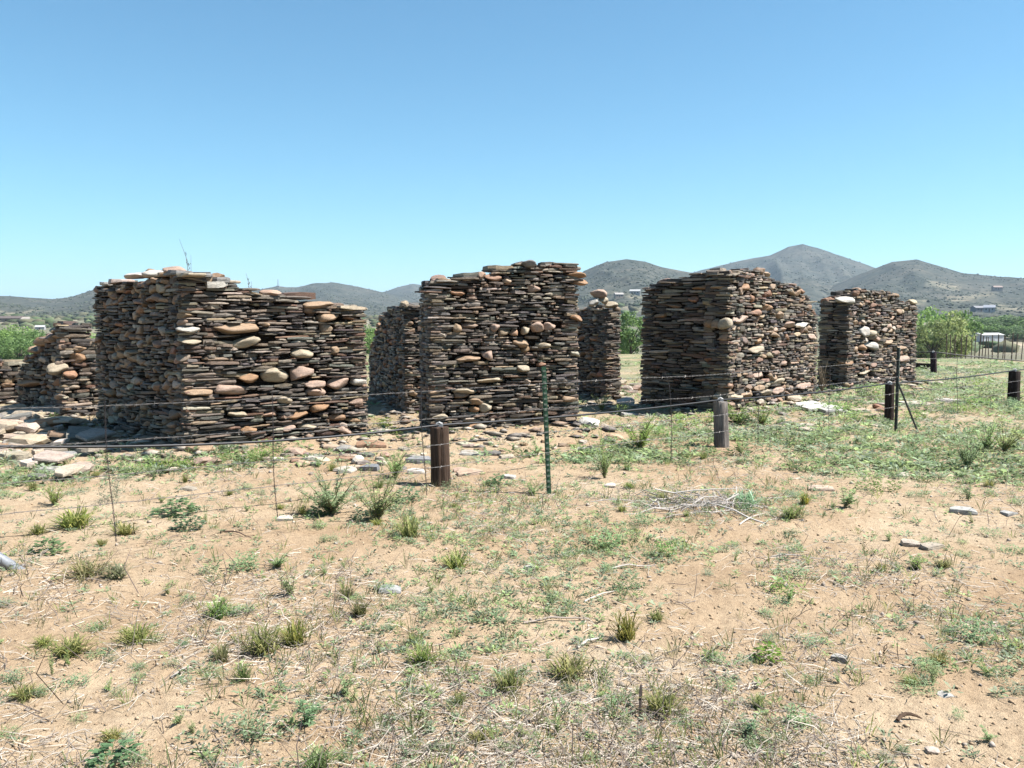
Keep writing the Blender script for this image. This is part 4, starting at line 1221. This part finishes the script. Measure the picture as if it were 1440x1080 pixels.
def proto_mat(seed, n=300):
    r = np.random.RandomState(seed)
    c = r.randn(16, 2) * .22
    k = r.randint(0, 16, n); P = c[k] + r.randn(n, 2) * .06
    B = np.concatenate([P, r.uniform(0, .6, (n, 1))], 1); o = P - c[k]
    D = np.concatenate([o * 8 + r.randn(n, 2) * .4, r.uniform(.4, 1.4, (n, 1))], 1)
    V, F = leaf_batch(B, D, r.uniform(.07, .15, n), r.uniform(.028, .055, n), r)
    V[:, 2] = np.where(V[:, 2] > 0, V[:, 2] * 1.3, V[:, 2])
    return new_mesh('leaves', V, F, M_LEAF, tintn(n, 4, r))

GRASS = [proto_grass(400 + k) for k in range(4)]
FEATH = [proto_feather(410 + k) for k in range(3)]
SPRIG = [proto_feather(420 + k, 6, 44, .12) for k in range(3)]
ROSET = [proto_rosette(430 + k) for k in range(3)]
MATW = [proto_mat(440 + k) for k in range(4)]
C_GRASS, C_FEATH, C_DARK, C_MINT, C_BRIGHT, C_GREY = (.25, .29, .095), (.36, .47, .22), (.17, .26, .14), (.31, .43, .25), (.27, .41, .12), (.33, .4, .29)
NAMES = dict(g='grass_tuft', f='feathery_weed', s='upright_weed', r='leafy_weed', m='low_weed')
CATS = dict(g='grass tuft', f='weed', s='weed', r='weed', m='weed')
def plant(kind, px, py, wp, hp, c, label, group=None):
    x, y = gp(px, py); k = math.hypot(x, y) / FPX; z = gz(x, y)
    w_, h_ = wp * k, hp * k * (1.25 if kind in 'rm' else 1.08)
    if kind in 'rm': h_ = max(h_ * .8, w_ * .3)
    e = empty(NAMES[kind], (x, y, z), label, CATS[kind], group or 'weeds and grass tufts on the sandy ground', R.uniform(0, 6.28))
    c = tuple(v * R.uniform(.9, 1.12) for v in c)
    if kind == 'g': obj('blades', R.choice(GRASS), e, scale=(w_ * 1.35, w_ * 1.35, h_ * .92), color=c)
    elif kind in 'fs':
        f, s_ = R.choice(FEATH if kind == 'f' else SPRIG); q = 1.8 if kind == 'f' else 2.1; h_ *= 1.2 if kind == 'f' else 1.0
        obj('foliage', f, e, scale=(w_ * q, w_ * q, h_), color=c); obj('stem', s_, e, scale=(w_ * q, w_ * q, h_), color=(.3, .26, .15))
    else: obj('leaves', R.choice(ROSET if kind == 'r' else MATW), e, scale=(w_ * 1.05, w_ * 1.05, h_), color=c)

for p in [('f', 466, 722, 64, 62, C_FEATH, 'tall bushy feathery weed left of the brown post'),
          ('r', 448, 724, 34, 24, C_DARK, 'dark leafy weed at the left foot of the tall bushy weed'),
          ('f', 530, 730, 50, 66, C_FEATH, 'open feathery weed on bare stems between the bushy weed and the brown post'),
          ('r', 508, 730, 34, 24, C_DARK, 'dark leafy weed at the left foot of the open feathery weed'),
          ('f', 556, 672, 34, 38, C_FEATH, 'feathery weed among stones left of the brown post'),
          ('r', 248, 720, 56, 26, C_DARK, 'dark leafy weed, upper of the two joined ones at the left'),
          ('r', 264, 744, 40, 30, C_DARK, 'dark leafy weed, lower of the two joined ones at the left'),
          ('r', 68, 777, 44, 26, C_DARK, 'dark round leafy weed near the pipe at the left edge'),
          ('g', 104, 742, 54, 34, C_GRASS, 'thick grass clump at the left, above the dark round weed'),
          ('g', 54, 751, 26, 18, C_GRASS, 'small grass tuft left of the thick grass clump'),
          ('m', 160, 705, 38, 30, C_GREY, 'grey-green bushy weed behind the leftmost wire stay'),
          ('f', 76, 710, 24, 28, C_BRIGHT, 'yellow-green feathery weed near the left edge'),
          ('g', 176, 751, 36, 22, C_GRASS, 'thin grass tuft beside the foot of the leftmost wire stay'),
          ('g', 124, 810, 54, 26, (.24, .25, .12), 'half-dry grass clump on straw litter at the left'),
          ('g', 164, 812, 42, 24, (.22, .25, .12), 'pale grass clump right of the half-dry clump'),
          ('g', 306, 868, 38, 34, C_BRIGHT, 'bright green broad-bladed grass tuft left of the large clump'),
          ('m', 312, 866, 36, 18, C_MINT, 'mint green weed at the foot of the bright broad-bladed tuft'),
          ('s', 410, 838, 30, 42, C_FEATH, 'upright leafy weed above the large grass clump'),
          ('g', 372, 918, 60, 52, C_GRASS, 'large grass clump, left half, in the left foreground'),
          ('g', 414, 908, 44, 48, (.2, .24, .06), 'large grass clump, right half, in the left foreground'),
          ('m', 332, 800, 66, 22, C_MINT, 'wide low mint-green weed left of centre'),
          ('f', 390, 798, 26, 22, C_FEATH, 'small feathery weed right of the wide low weed'),
          ('g', 488, 840, 28, 20, (.13, .16, .06), 'small dark grass tuft left of centre, upper one'),
          ('g', 506, 866, 30, 28, (.13, .16, .06), 'small dark grass tuft left of centre, lower one'),
          ('g', 192, 904, 50, 30, C_GRASS, 'spread grass tuft in the left foreground'),
          ('g', 100, 918, 56, 30, C_GRASS, 'spread grass tuft near the left edge of the foreground'),
          ('g', 344, 956, 28, 26, (.13, .17, .06), 'small dense grass tuft below the large clump'),
          ('g', 312, 930, 26, 34, (.24, .24, .1), 'thin yellowish grass tuft left of the large clump'),
          ('r', 160, 1070, 66, 34, C_DARK, 'dark leafy weed at the bottom left'),
          ('m', 195, 1078, 40, 26, C_MINT, 'grey-green weed touching the dark weed at the bottom left'),
          ('m', 358, 1034, 64, 34, C_MINT, 'mint-green weed in the lower left foreground'),
          ('s', 428, 1018, 44, 56, C_MINT, 'tall grey-green weed right of the mint-green one in the lower left'),
          ('g', 446, 1080, 60, 40, (.24, .29, .12), 'pale grass tuft cut by the bottom edge'),
          ('r', 574, 704, 40, 28, C_DARK, 'round leafy weed at the foot of the third wire stay'),
          ('m', 556, 718, 40, 22, C_MINT, 'blue-green weed left of the round leafy weed'),
          ('m', 633, 688, 34, 14, C_DARK, 'green weed growing at the base of the brown post'),
          ('r', 698, 682, 34, 22, C_DARK, 'dark leafy weed between the brown post and the green steel post'),
          ('s', 748, 696, 18, 32, C_FEATH, 'narrow upright weed just left of the green steel post'),
          ('s', 756, 640, 16, 34, C_FEATH, 'narrow upright weed before the middle ruin, left of the steel post'),
          ('f', 850, 672, 24, 62, C_FEATH, 'tall thin feathery weed right of the green steel post'),
          ('m', 838, 660, 36, 24, C_MINT, 'mint-green weed at the foot of the tall thin feathery weed'),
          ('f', 900, 632, 44, 46, C_BRIGHT, 'light green feathery bush before the black face of the right ruin'),
          ('f', 846, 576, 20, 24, C_FEATH, 'small green bush in the gap right of the middle ruin'),
          ('f', 1036, 596, 40, 30, C_BRIGHT, 'green bush at the corner of the large right ruin'),
          ('s', 1042, 642, 20, 30, C_FEATH, 'upright green weed right of the silvery post'),
          ('f', 1072, 598, 26, 28, C_BRIGHT, 'green bush before the speckled face, beside a wire stay'),
          ('g', 1132, 708, 18, 22, (.26, .3, .05), 'yellow-green tuft right of the brush pile'),
          ('g', 1112, 728, 40, 22, C_GRASS, 'grass tuft below the yellow-green tuft'),
          ('s', 1188, 714, 34, 30, C_FEATH, 'leafy weed right of the yellow-green tuft'),
          ('m', 1230, 690, 56, 18, (.2, .27, .08), 'olive low weed in the green patch at the right'),
          ('f', 1360, 662, 26, 50, C_FEATH, 'tall feathery weed standing alone at the right'),
          ('s', 1362, 704, 18, 30, C_MINT, 'thin upright weed below the tall feathery one at the right'),
          ('f', 1388, 634, 26, 34, C_FEATH, 'feathery weed behind the tall one at the right'),
          ('f', 1412, 636, 28, 38, C_FEATH, 'feathery weed nearest the right edge'),
          ('g', 640, 798, 46, 32, C_GRASS, 'spiky grass tuft in the middle of the foreground'),
          ('g', 575, 754, 42, 40, C_GRASS, 'arching grass tuft below the third wire stay'),
          ('g', 594, 932, 50, 34, C_GRASS, 'dense grass tuft in the middle foreground, left of two spread tufts'),
          ('g', 716, 972, 46, 40, C_GRASS, 'leaning grass tuft in the middle foreground'),
          ('g', 798, 952, 60, 40, C_GRASS, 'spread grass tuft in the middle foreground, right of the leaning one'),
          ('g', 880, 898, 48, 54, (.18, .2, .05), 'tall olive grass tuft in the middle foreground'),
          ('g', 930, 1000, 56, 44, C_GRASS, 'grass tuft with long blades below the tall olive tuft'),
          ('r', 1080, 928, 42, 30, (.16, .29, .05), 'vivid green leafy plant alone on bare soil at lower right'),
          ('s', 486, 980, 30, 34, C_MINT, 'grey-green weed right of the small dense tuft'),
          ('m', 860, 768, 70, 24, C_MINT, 'wide mint-green weed in the middle, right part of the green patch'),
          ('m', 786, 784, 42, 16, C_DARK, 'dark green low weed left of the wide mint-green one'),
          ('m', 880, 832, 50, 20, C_DARK, 'low green weed at the end of a pale stick'),
          ('g', 1050, 712, 40, 30, C_MINT, 'grey-green clump at the right foot of the brush pile'),
          ('m', 1052, 724, 34, 22, C_DARK, 'dark weed below the right foot of the brush pile'),
          ('m', 938, 780, 40, 24, C_BRIGHT, 'bright low weed below the left end of the brush pile'),
          ('m', 905, 738, 44, 22, C_MINT, 'mint-green weed left of the brush pile'),
          ('s', 1290, 802, 26, 20, C_BRIGHT, 'small bright weed on dry litter at the right'),
          ('m', 1120, 812, 52, 18, C_MINT, 'low weed on the dark twig litter right of centre'),
          ('m', 1100, 832, 56, 18, C_BRIGHT, 'light green low weed just under the twig litter right of centre'),
          ('s', 1388, 1042, 18, 26, C_MINT, 'small blue-green weed in the bottom right corner'),
          ('m', 1346, 1010, 18, 16, C_MINT, 'tiny blue-green weed at lower right'),
          ('m', 1374, 902, 60, 34, C_MINT, 'grey-green weed in the dry litter at the right edge'),
          ('m', 1310, 948, 34, 18, C_MINT, 'small weed on litter left of the half-buried grey stone'),
          ('s', 1050, 1030, 34, 28, C_MINT, 'grey-green weed at the bottom, right of centre'),
          ('m', 1110, 1020, 60, 26, C_MINT, 'low weed at the bottom, right of the upright grey-green one'),
          ('m', 1240, 560, 34, 22, C_FEATH, 'green weed at the right foot of the farthest right ruin'),
          ('m', 1350, 548, 44, 28, C_GREY, 'grey-green bush right of the farthest right ruin'),
          ('m', 1388, 560, 40, 24, C_MINT, 'green bush between the grey-green bush and the thick dark post')]:
    plant(*p)
# more of the same, spread as on the open ground
grpz = [('low grey-green weed on sandy ground', 'm', C_MINT, 150), ('small grass tuft on sandy ground', 'g', C_GRASS, 34), ('slender upright weed on sandy ground', 's', C_FEATH, 55)]
for lb, kd, cc, n in grpz:
    for k in range(n):
        px, py = R.uniform(0, 1440), 640 + 430 * R.random() ** 1.25
        if 700 < px < 1000 and 860 < py < 915 and kd != 'g': continue
        sc_ = .55 + (py - 620) / 430 * .6
        if kd == 'm': wp, hp = R.uniform(18, 44) * sc_, R.uniform(8, 15) * sc_
        elif kd == 'g': wp, hp = R.uniform(16, 34) * sc_, R.uniform(12, 26) * sc_
        else: wp, hp = R.uniform(9, 18) * sc_, R.uniform(15, 34) * sc_
        where = ('left' if px < 480 else 'middle' if px < 960 else 'right') + (' foreground' if py > 860 else ' part of the ground' if py > 730 else ' ground near the fence')
        plant(kd, px, py, wp, hp, cc, lb + ', ' + where, 'small ' + {'m': 'low weeds', 'g': 'grass tufts', 's': 'upright weeds'}[kd] + ' scattered on the ground')
for k in range(26):
    px = R.uniform(1040, 1440); py = R.uniform(545, 610)
    x, y = gp(px, py)
    if wall_dist(np.array([x]), np.array([y]))[0] < .3: continue
    plant('m', px, py, R.uniform(22, 46), R.uniform(10, 18), R.choice((C_MINT, C_BRIGHT, C_DARK)), 'green weed clump on the ground around the right-hand posts', 'weed clumps around the right-hand posts')
for (px, py, wp, hp) in ((230, 660, 40, 14), (205, 660, 36, 10), (258, 655, 34, 12), (345, 640, 46, 16), (372, 634, 34, 14), (540, 600, 36, 16), (556, 612, 26, 12), (315, 640, 22, 12), (880, 580, 30, 18), (1000, 590, 40, 18), (960, 600, 50, 20), (930, 612, 40, 16)):
    plant('m', px, py, wp, hp, C_BRIGHT, 'fresh green weed patch at the foot of a ruined wall', 'green weeds at the foot of the walls')

# dry stalks on top of the left ruin, dead weed between the right ruins
def stalk(px0, py0, px1, py1, Y, label):
    a = at_depth(px0, py0, Y); b = at_depth(px1, py1, Y); e = empty('dry_stalk', a, label, 'dry weed')
    A = Acc(); V, F = tube([(0, 0, -.05), ((b[0] - a[0]) * .3, 0, (b[2] - a[2]) * .5), (b[0] - a[0], 0, b[2] - a[2])], [.004, .003, .0015], 4); A.add(V, F)
    V, F = tube([(.02, .01, -.05), (.03, 0, (b[2] - a[2]) * .55)], [.003, .0012], 4); A.add(V, F)
    obj('stem', A.mesh('stem', M_STRAW), e, color=(.2, .16, .11))
    L = Acc()
    for k in range(14):
        f = R.uniform(.05, .6); p = ((b[0] - a[0]) * f * f * 1.1, 0, (b[2] - a[2]) * f); d = R.uniform(-.03, .03)
        V, F = tube([p, (p[0] + d, R.uniform(-.02, .02), p[2] + .03)], [.002, .0035], 3); L.add(V, F)
    obj('twigs', L.mesh('twigs', M_STRAW), e, color=(.15, .14, .1))
stalk(266, 386, 252, 336, 11.0, 'thin dry stalk on top of the left ruin near its corner')
stalk(351, 410, 346, 384, 11.6, 'faint dry stalk on the stepped-down top of the left ruin')

def dead_bush(px, py, wp, hp, Y, label, n=60):
    x, y, z = at_depth(px, py, Y); k = Y / FPX
    e = empty('dead_bush', (x, y, z), label, 'dead bush')
    A = Acc()
    for i in range(n):
        a = R.uniform(0, 6.28); L = R.uniform(.3, 1) * wp * k * .7; h = R.uniform(.1, 1) * hp * k
        V, F = tube([(0, 0, 0), (math.cos(a) * L * .5, math.sin(a) * L * .3, h * .8), (math.cos(a) * L, math.sin(a) * L * .6, h * R.uniform(.6, 1.1))], [.006, .004, .002], 3); A.add(V, F)
    obj('twigs', A.mesh('twigs', M_STRAW), e, color=(.42, .32, .22))
dead_bush(1156, 552, 22, 46, 17.3, 'straw-coloured dead weed in the corner between the two right ruins')
dead_bush(128, 598, 22, 16, 12.1, 'white dried weed by the left end of the left ruin', 30)

def stick(P, rad, c, label=None, parent=None, name='dry_stick'):
    V, F = tube(P, rad, 5)
    o = obj(name, new_mesh(name, V, F, M_STRAW), parent, color=c)
    if label: tag(o, label, 'stick', 'dry sticks on the ground')
    return o
def gstick(px0, py0, px1, py1, rad, c, label, lift=.015, bend=.012):
    a, b = gp(px0, py0), gp(px1, py1); P = []
    for i in range(6):
        f = i / 5; x = a[0] * (1 - f) + b[0] * f; y = a[1] * (1 - f) + b[1] * f + bend * math.sin(f * 5)
        P.append((x, y, gz(x, y) + lift * math.sin(f * 3.14) + rad))
    stick(P, [rad, rad, rad * .9, rad * .8, rad * .6, rad * .35], c, label)
PALE = (.68, .62, .56)
gstick(812, 914, 848, 893, .008, PALE, 'short thick pale stick lying slantwise in the middle foreground')
gstick(736, 880, 832, 877, .007, (.5, .42, .36), 'long pale stick lying level in the middle foreground')
gstick(860, 800, 922, 795, .007, PALE, 'pale stick right of the wide mint-green weed')
gstick(822, 850, 866, 832, .006, PALE, 'pale stick ending at the low green weed')
gstick(1084, 782, 1160, 786, .006, PALE, 'long thin pale stick right of centre')
gstick(1040, 740, 1075, 722, .007, PALE, 'pale stick below the brush pile')
gstick(310, 748, 354, 756, .006, (.16, .1, .08), 'dark brown twig left of centre')
gstick(240, 955, 275, 940, .006, (.45, .4, .36), 'grey stick below the spread tuft at the left')
gstick(1262, 1016, 1294, 1010, .009, (.14, .09, .06), 'thick dark brown stick at lower right')
gstick(900, 1010, 902, 986, .006, (.06, .045, .04), 'charred twig standing in the lower middle', .1)

# the pile of bleached brush
bc = gp(990, 712); bz = gz(*bc)
bp = empty('brush_pile', (bc[0], bc[1], bz), 'pile of bleached dry branches on the ground right of centre', 'brush pile')
for k in range(46):
    a = R.uniform(0, 6.28); L = R.uniform(.25, .95); cx, cy = R.gauss(0, .31), R.gauss(0, .24)
    h = R.uniform(.01, .15) * max(0, 1 - abs(cx) * 1.6)
    P = []
    for i in range(6):
        f = i / 5 - .5
        P.append((cx + math.cos(a) * f * L + R.uniform(-.012, .012), cy + math.sin(a) * f * L * .9 + R.uniform(-.012, .012), max(h + f * R.uniform(-.12, .12) - .15 * f * f, .006)))
    rad = R.uniform(.0025, .0075)
    stick(P, [rad, rad, rad * .9, rad * .8, rad * .6, rad * .3], R.choice((PALE, (.72, .67, .62), (.66, .6, .55), (.5, .45, .41))), None, bp, 'branch')
T_ = Acc()
for k in range(220):
    a = R.uniform(0, 6.28); L = R.uniform(.05, .22); cx, cy = R.gauss(0, .24), R.gauss(0, .17); z0 = R.uniform(0, .1) * max(0, 1 - abs(cx) * 1.5)
    V, F = tube([(cx, cy, z0 + .004), (cx + math.cos(a) * L * .5, cy + math.sin(a) * L * .5, z0 + R.uniform(0, .06)), (cx + math.cos(a) * L, cy + math.sin(a) * L, z0 + R.uniform(.002, .05))], [.0022, .0018, .001], 3, False)
    k_ = R.uniform(.5, 1.2); T_.add(V, F, (.66 * k_, .6 * k_, .55 * k_))
tag(obj('twigs', T_.mesh('twigs', M_STRAW), bp), kind='stuff')

# ------------------------------------------------------------------ ground cover nobody could count
def stamp(PV, PF, PT, pos, yaw, sx, sz, tints):
    n, m = len(pos), len(PV)
    c, s_ = np.cos(yaw)[:, None], np.sin(yaw)[:, None]
    X = PV[None, :, 0] * c - PV[None, :, 1] * s_; Y = PV[None, :, 0] * s_ + PV[None, :, 1] * c
    V = np.stack([X * sx[:, None] + pos[:, 0:1], Y * sx[:, None] + pos[:, 1:2], PV[None, :, 2] * sz[:, None] + pos[:, 2:3]], -1).reshape(-1, 3)
    F = (PF[None] + (np.arange(n) * m)[:, None, None]).reshape(-1, PF.shape[1])
    T = (PT[None] * tints[:, None, :]).reshape(-1, 3)
    return V, F, T

def scatter(n, rmin, rmax, e, r, ang=50):
    n = int(n * 1.33)
    u = r.rand(n); q = 1 - e if abs(1 - e) > .01 else .01
    rad = (rmin ** q + u * (rmax ** q - rmin ** q)) ** (1 / q)
    t = np.radians(r.uniform(-ang, ang, n))
    return rad * np.sin(t), rad * np.cos(t)

GZ = [(680, 735, .95), (620, 745, .5), (860, 768, .55), (960, 700, .55), (1060, 695, .7), (1250, 632, 1.2), (1400, 628, 1.5), (1150, 612, .8), (1330, 640, 1.0), (740, 688, .5), (1420, 560, 2.2), (1340, 560, 1.6), (1380, 900, .5), (880, 640, .7), (980, 612, .6), (30, 690, .5), (740, 870, .6)]
BZ = [(960, 885, .8, .35), (110, 950, .55, .3), (1330, 1000, .7, .5), (120, 1020, .5, .4), (690, 650, .7, .5), (1130, 598, .8, .5), (420, 760, .5, .35), (1010, 845, .4, .25), (530, 780, .4, .3), (1180, 760, .8, .35), (870, 905, .5, .2), (1080, 872, .6, .2), (1190, 850, .5, .2), (1330, 760, .8, .25), (1260, 905, .4, .3), (760, 930, .35, .15), (1000, 815, .4, .2), (60, 890, .4, .25)]
GZ = [(*gp(a, b), c) for a, b, c in GZ]; BZ = [(*gp(a, b), c, d) for a, b, c, d in BZ]
def green_d(x, y):
    g = .07 + .42 * sstep(.5, .7, fbm(x * .9 + 3, y * .9, 71, 4)) * (.14 + .86 * sstep(4.5, 8, np.hypot(x, y)))
    for (a, b, c) in GZ: g = g + .95 * np.exp(-((x - a) ** 2 + (y - b) ** 2) / c ** 2)
    for (a, b, c, d) in BZ: g = g * (1 - .93 * np.exp(-(((x - a) / c) ** 2 + ((y - b) / d) ** 2)))
    rr_ = np.hypot(x, y)
    g = g + .48 * sstep(.05, .4, x / np.maximum(y, 1)) * sstep(8.5, 11, rr_) * sstep(.42, .6, fbm(x * .7 + 31, y * .7, 97, 4)) + .13 * sstep(5.5, 6.5, rr_) * (1 - sstep(9, 11, rr_))
    return np.clip(g, 0, 1)
def litter_d(x, y):
    g = .12 + sstep(.42, .66, fbm(x * .9 + 11, y * .9, 81, 4))
    for (a, b, c, d) in BZ: g = g * (1 - .85 * np.exp(-(((x - a) / c) ** 2 + ((y - b) / d) ** 2)))
    return np.clip(g, 0, 1)

r3 = np.random.RandomState(77)
def weeds(name, label, protos, n, rmin, rmax, e, smin, smax, cols, flat=1.0, dens=green_d):
    Vs, Fs, Ts = [], [], []; off = 0
    x, y = scatter(n, rmin, rmax, e, r3)
    keep = (r3.rand(len(x)) < dens(x, y)) & (wall_dist(x, y) > .1)
    x, y = x[keep], y[keep]; z = ground_h(x, y)
    which = r3.randint(0, len(protos), len(x))
    for k, (PV, PF, PT) in enumerate(protos):
        m = which == k; c = int(m.sum())
        s_ = r3.uniform(smin, smax, c) * (1 + .03 * np.hypot(x[m], y[m]))
        t = np.array(cols)[r3.randint(0, len(cols), c)] * r3.uniform(.75, 1.25, (c, 1))
        V, F, T = stamp(PV, PF, PT, np.stack([x[m], y[m], z[m]], 1), r3.uniform(0, 6.28, c), s_, s_ * flat * r3.uniform(.7, 1.3, c), t)
        Vs.append(V); Fs.append(F + off); Ts.append(T); off += len(V)
    me = new_mesh(name, np.concatenate(Vs), np.concatenate(Fs), M_LEAF if 'weed' in name or 'grass' in name else M_STRAW, np.concatenate(Ts))
    tag(obj(name, me), label, kind='stuff')

def small_forb(seed, n=12):
    r = np.random.RandomState(seed); a = r.uniform(0, 6.28, n); q = r.uniform(.02, .25, n)
    B = np.stack([np.cos(a) * q, np.sin(a) * q, r.uniform(-.02, .35, n)], 1)
    D = np.stack([np.cos(a) + r.randn(n) * .4, np.sin(a) + r.randn(n) * .4, r.uniform(.3, 1.5, n)], 1)
    V, F = leaf_batch(B, D, r.uniform(.3, .6, n), r.uniform(.09, .17, n), r)
    return V, F, tintn(n, 4, r)
def small_blades(seed, n=9):
    r = np.random.RandomState(seed); a = r.uniform(0, 6.28, n)
    B = np.stack([r.randn(n) * .08, r.randn(n) * .08, np.full(n, -.03)], 1)
    D = np.stack([np.cos(a) * r.uniform(.2, 1, n), np.sin(a) * r.uniform(.2, 1, n), np.ones(n)], 1)
    V, F = leaf_batch(B, D, r.uniform(.6, 1.2, n), r.uniform(.03, .05, n), r, .15)
    return V, F, tintn(n, 4, r)
FORB = [small_forb(500 + k) for k in range(6)]; BLADE = [small_blades(520 + k) for k in range(4)]
weeds('small_weeds', 'tiny grey-green weeds scattered over the sandy ground', FORB, 21000, 2.4, 13, 1.7, .035, .085, [C_MINT, C_GREY, C_FEATH, (.26, .34, .22)], .8)
weeds('distant_weeds', 'green ground cover of low weeds farther back', FORB, 24000, 9.5, 36, .9, .07, .17, [C_MINT, C_GREY, C_FEATH, (.14, .2, .09), (.24, .3, .16)], .7)
weeds('small_grass', 'short green and dry grass blades scattered over the ground', BLADE, 6500, 2.4, 22, 1.5, .05, .12, [C_GRASS, (.3, .28, .15), (.13, .17, .06)], 1.0, lambda x, y: np.clip(.3 * litter_d(x, y) + .5 * green_d(x, y), 0, 1))

def straws(name, label, n, rmin, rmax, e, l0, l1, w0, cols, lift, dens=litter_d):
    x, y = scatter(n, rmin, rmax, e, r3)
    keep = (r3.rand(len(x)) < dens(x, y)) & (wall_dist(x, y) > .15); x, y = x[keep], y[keep]; m = len(x)
    a = r3.uniform(0, 6.28, m); L = r3.uniform(0, 1, m) ** 2 * (l1 - l0) + l0; far = 1 + .06 * np.hypot(x, y)
    wd = w0 * r3.uniform(.6, 1.5, m) * far
    d = np.stack([np.cos(a), np.sin(a)], 1); bend = r3.randn(m, 1) * .2
    nv = np.stack([-d[:, 1], d[:, 0]], 1)
    p0 = np.stack([x, y], 1) - d * L[:, None] / 2; p2 = np.stack([x, y], 1) + d * L[:, None] / 2; p1 = np.stack([x, y], 1) + nv * bend * L[:, None]
    rows = []
    tilt = np.abs(r3.randn(m)) * lift * L * 2
    for i, p in enumerate((p0, p1, p2)):
        z = ground_h(p[:, 0], p[:, 1]) + .003 + (tilt if i == 2 else tilt * .6 if i == 1 else 0)
        ww = wd * (1, .9, .4)[i]
        for s_ in (-1, 1): rows.append(np.stack([p[:, 0] + nv[:, 0] * ww * s_ * .5, p[:, 1] + nv[:, 1] * ww * s_ * .5, z], 1))
        rows.append(np.stack([p[:, 0], p[:, 1], z + ww * .8], 1))
    V = np.stack(rows, 1).reshape(-1, 3)        # three-sided stems
    base = (np.arange(m) * 9)[:, None, None]
    q = []
    for i in (0, 3):
        for (s_, t) in ((0, 2), (2, 1)): q.append((i + s_, i + t, i + 3 + t, i + 3 + s_))
    F = (base + np.array(q)[None]).reshape(-1, 4)
    t = np.array(cols)[r3.randint(0, len(cols), m)] * r3.uniform(.7, 1.25, (m, 1))
    me = new_mesh(name, V, F, M_STRAW, np.repeat(t, 9, 0))
    tag(obj(name, me), label, kind='stuff')
straws('straw_litter', 'pale dry straw and stem litter on the soil', 36000, 2.4, 16, 1.6, .02, .16, .0024, [(.58, .51, .42), (.5, .44, .37), (.42, .36, .31), (.66, .59, .51)], .12)
straws('twig_litter', 'dark dead twigs lying and standing in the litter', 9000, 2.4, 14, 1.6, .02, .2, .0028, [(.13, .1, .09), (.2, .16, .14), (.28, .23, .2)], .35)
straws('distant_litter', 'pale dead stems farther back', 16000, 12, 36, 1.0, .06, .3, .003, [(.5, .45, .38), (.4, .35, .3), (.58, .53, .46)], .15)

OCT = np.array([(0, 0, .5), (.5, 0, 0), (.1, .45, .05), (-.5, .05, 0), (0, -.5, .05), (.3, .35, -.2), (0, 0, -.5)])
OF = np.array([(0, 1, 2), (0, 2, 3), (0, 3, 4), (0, 4, 1), (6, 2, 1), (6, 3, 2), (6, 4, 3), (6, 1, 4)])
def pebbles(name, label, n, rmin, rmax, e, s0, s1, cols, mat, dens, flat=(.45, .9)):
    x, y = scatter(n, rmin, rmax, e, r3); keep = r3.rand(len(x)) < dens(x, y); x, y = x[keep], y[keep]; m = len(x)
    s_ = (s0 + (s1 - s0) * r3.rand(m) ** 3) * (1 + .05 * np.hypot(x, y))
    jv = OCT[None] * (1 + .3 * r3.randn(m, 7, 1)) * np.stack([r3.uniform(.8, 1.3, m), r3.uniform(.8, 1.3, m), r3.uniform(*flat, m)], 1)[:, None]
    a = r3.uniform(0, 6.28, m); c, q = np.cos(a)[:, None], np.sin(a)[:, None]
    z = ground_h(x, y)
    V = np.stack([(jv[..., 0] * c - jv[..., 1] * q) * s_[:, None] + x[:, None], (jv[..., 0] * q + jv[..., 1] * c) * s_[:, None] + y[:, None], jv[..., 2] * s_[:, None] + z[:, None] + s_[:, None] * .12], -1).reshape(-1, 3)
    F = (OF[None] + (np.arange(m) * 7)[:, None, None]).reshape(-1, 3)
    t = np.array(cols)[r3.randint(0, len(cols), m)] * r3.uniform(.8, 1.2, (m, 1))
    tag(obj(name, new_mesh(name, V, F, mat, np.repeat(t, 7, 0))), label, kind='stuff')
pebbles('soil_clods', 'small clods and grit of the tan soil', 26000, 2.4, 12, 1.7, .005, .02, [(.54, .4, .26), (.6, .46, .31), (.48, .34, .22)], M_STRAW, lambda x, y: .35 + .65 * fbm(x * 1.3, y * 1.3, 44, 3))
pebbles('gravel', 'pale pebbles and stone chips on the soil', 3600, 2.4, 20, 1.4, .005, .032, [(.55, .48, .42), (.48, .41, .34), (.6, .5, .41), (.42, .35, .29)], M_STRAW, lambda x, y: np.full(np.shape(x), .5))
pebbles('wall_chips', 'slate chips and rubble lying along the wall feet', 24000, 8, 24, .5, .015, .15, [(.4, .35, .29), (.52, .45, .36), (.3, .26, .23), (.6, .52, .43), (.36, .25, .18)], M_STONE, lambda x, y: .75 * np.exp(-(wall_dist(x, y) / .7) ** 2), (.14, .38))

# ------------------------------------------------------------------ the dry blue air over the valley
V, F = box(-9600, 9600, -9600, 9600, -9.0, 330.0)
hz = bpy.data.materials.new('haze'); hz.use_nodes = True; t_ = hz.node_tree; t_.nodes.clear()
ho = t_.nodes.new('ShaderNodeOutputMaterial'); pv = t_.nodes.new('ShaderNodeVolumePrincipled')
pv.inputs['Color'].default_value = (.62, .8, 1, 1); pv.inputs['Density'].default_value = .00013; pv.inputs['Anisotropy'].default_value = .1
t_.links.new(pv.outputs[0], ho.inputs['Volume'])
tag(obj('haze', new_mesh('haze', V, F, hz)), kind='stuff')
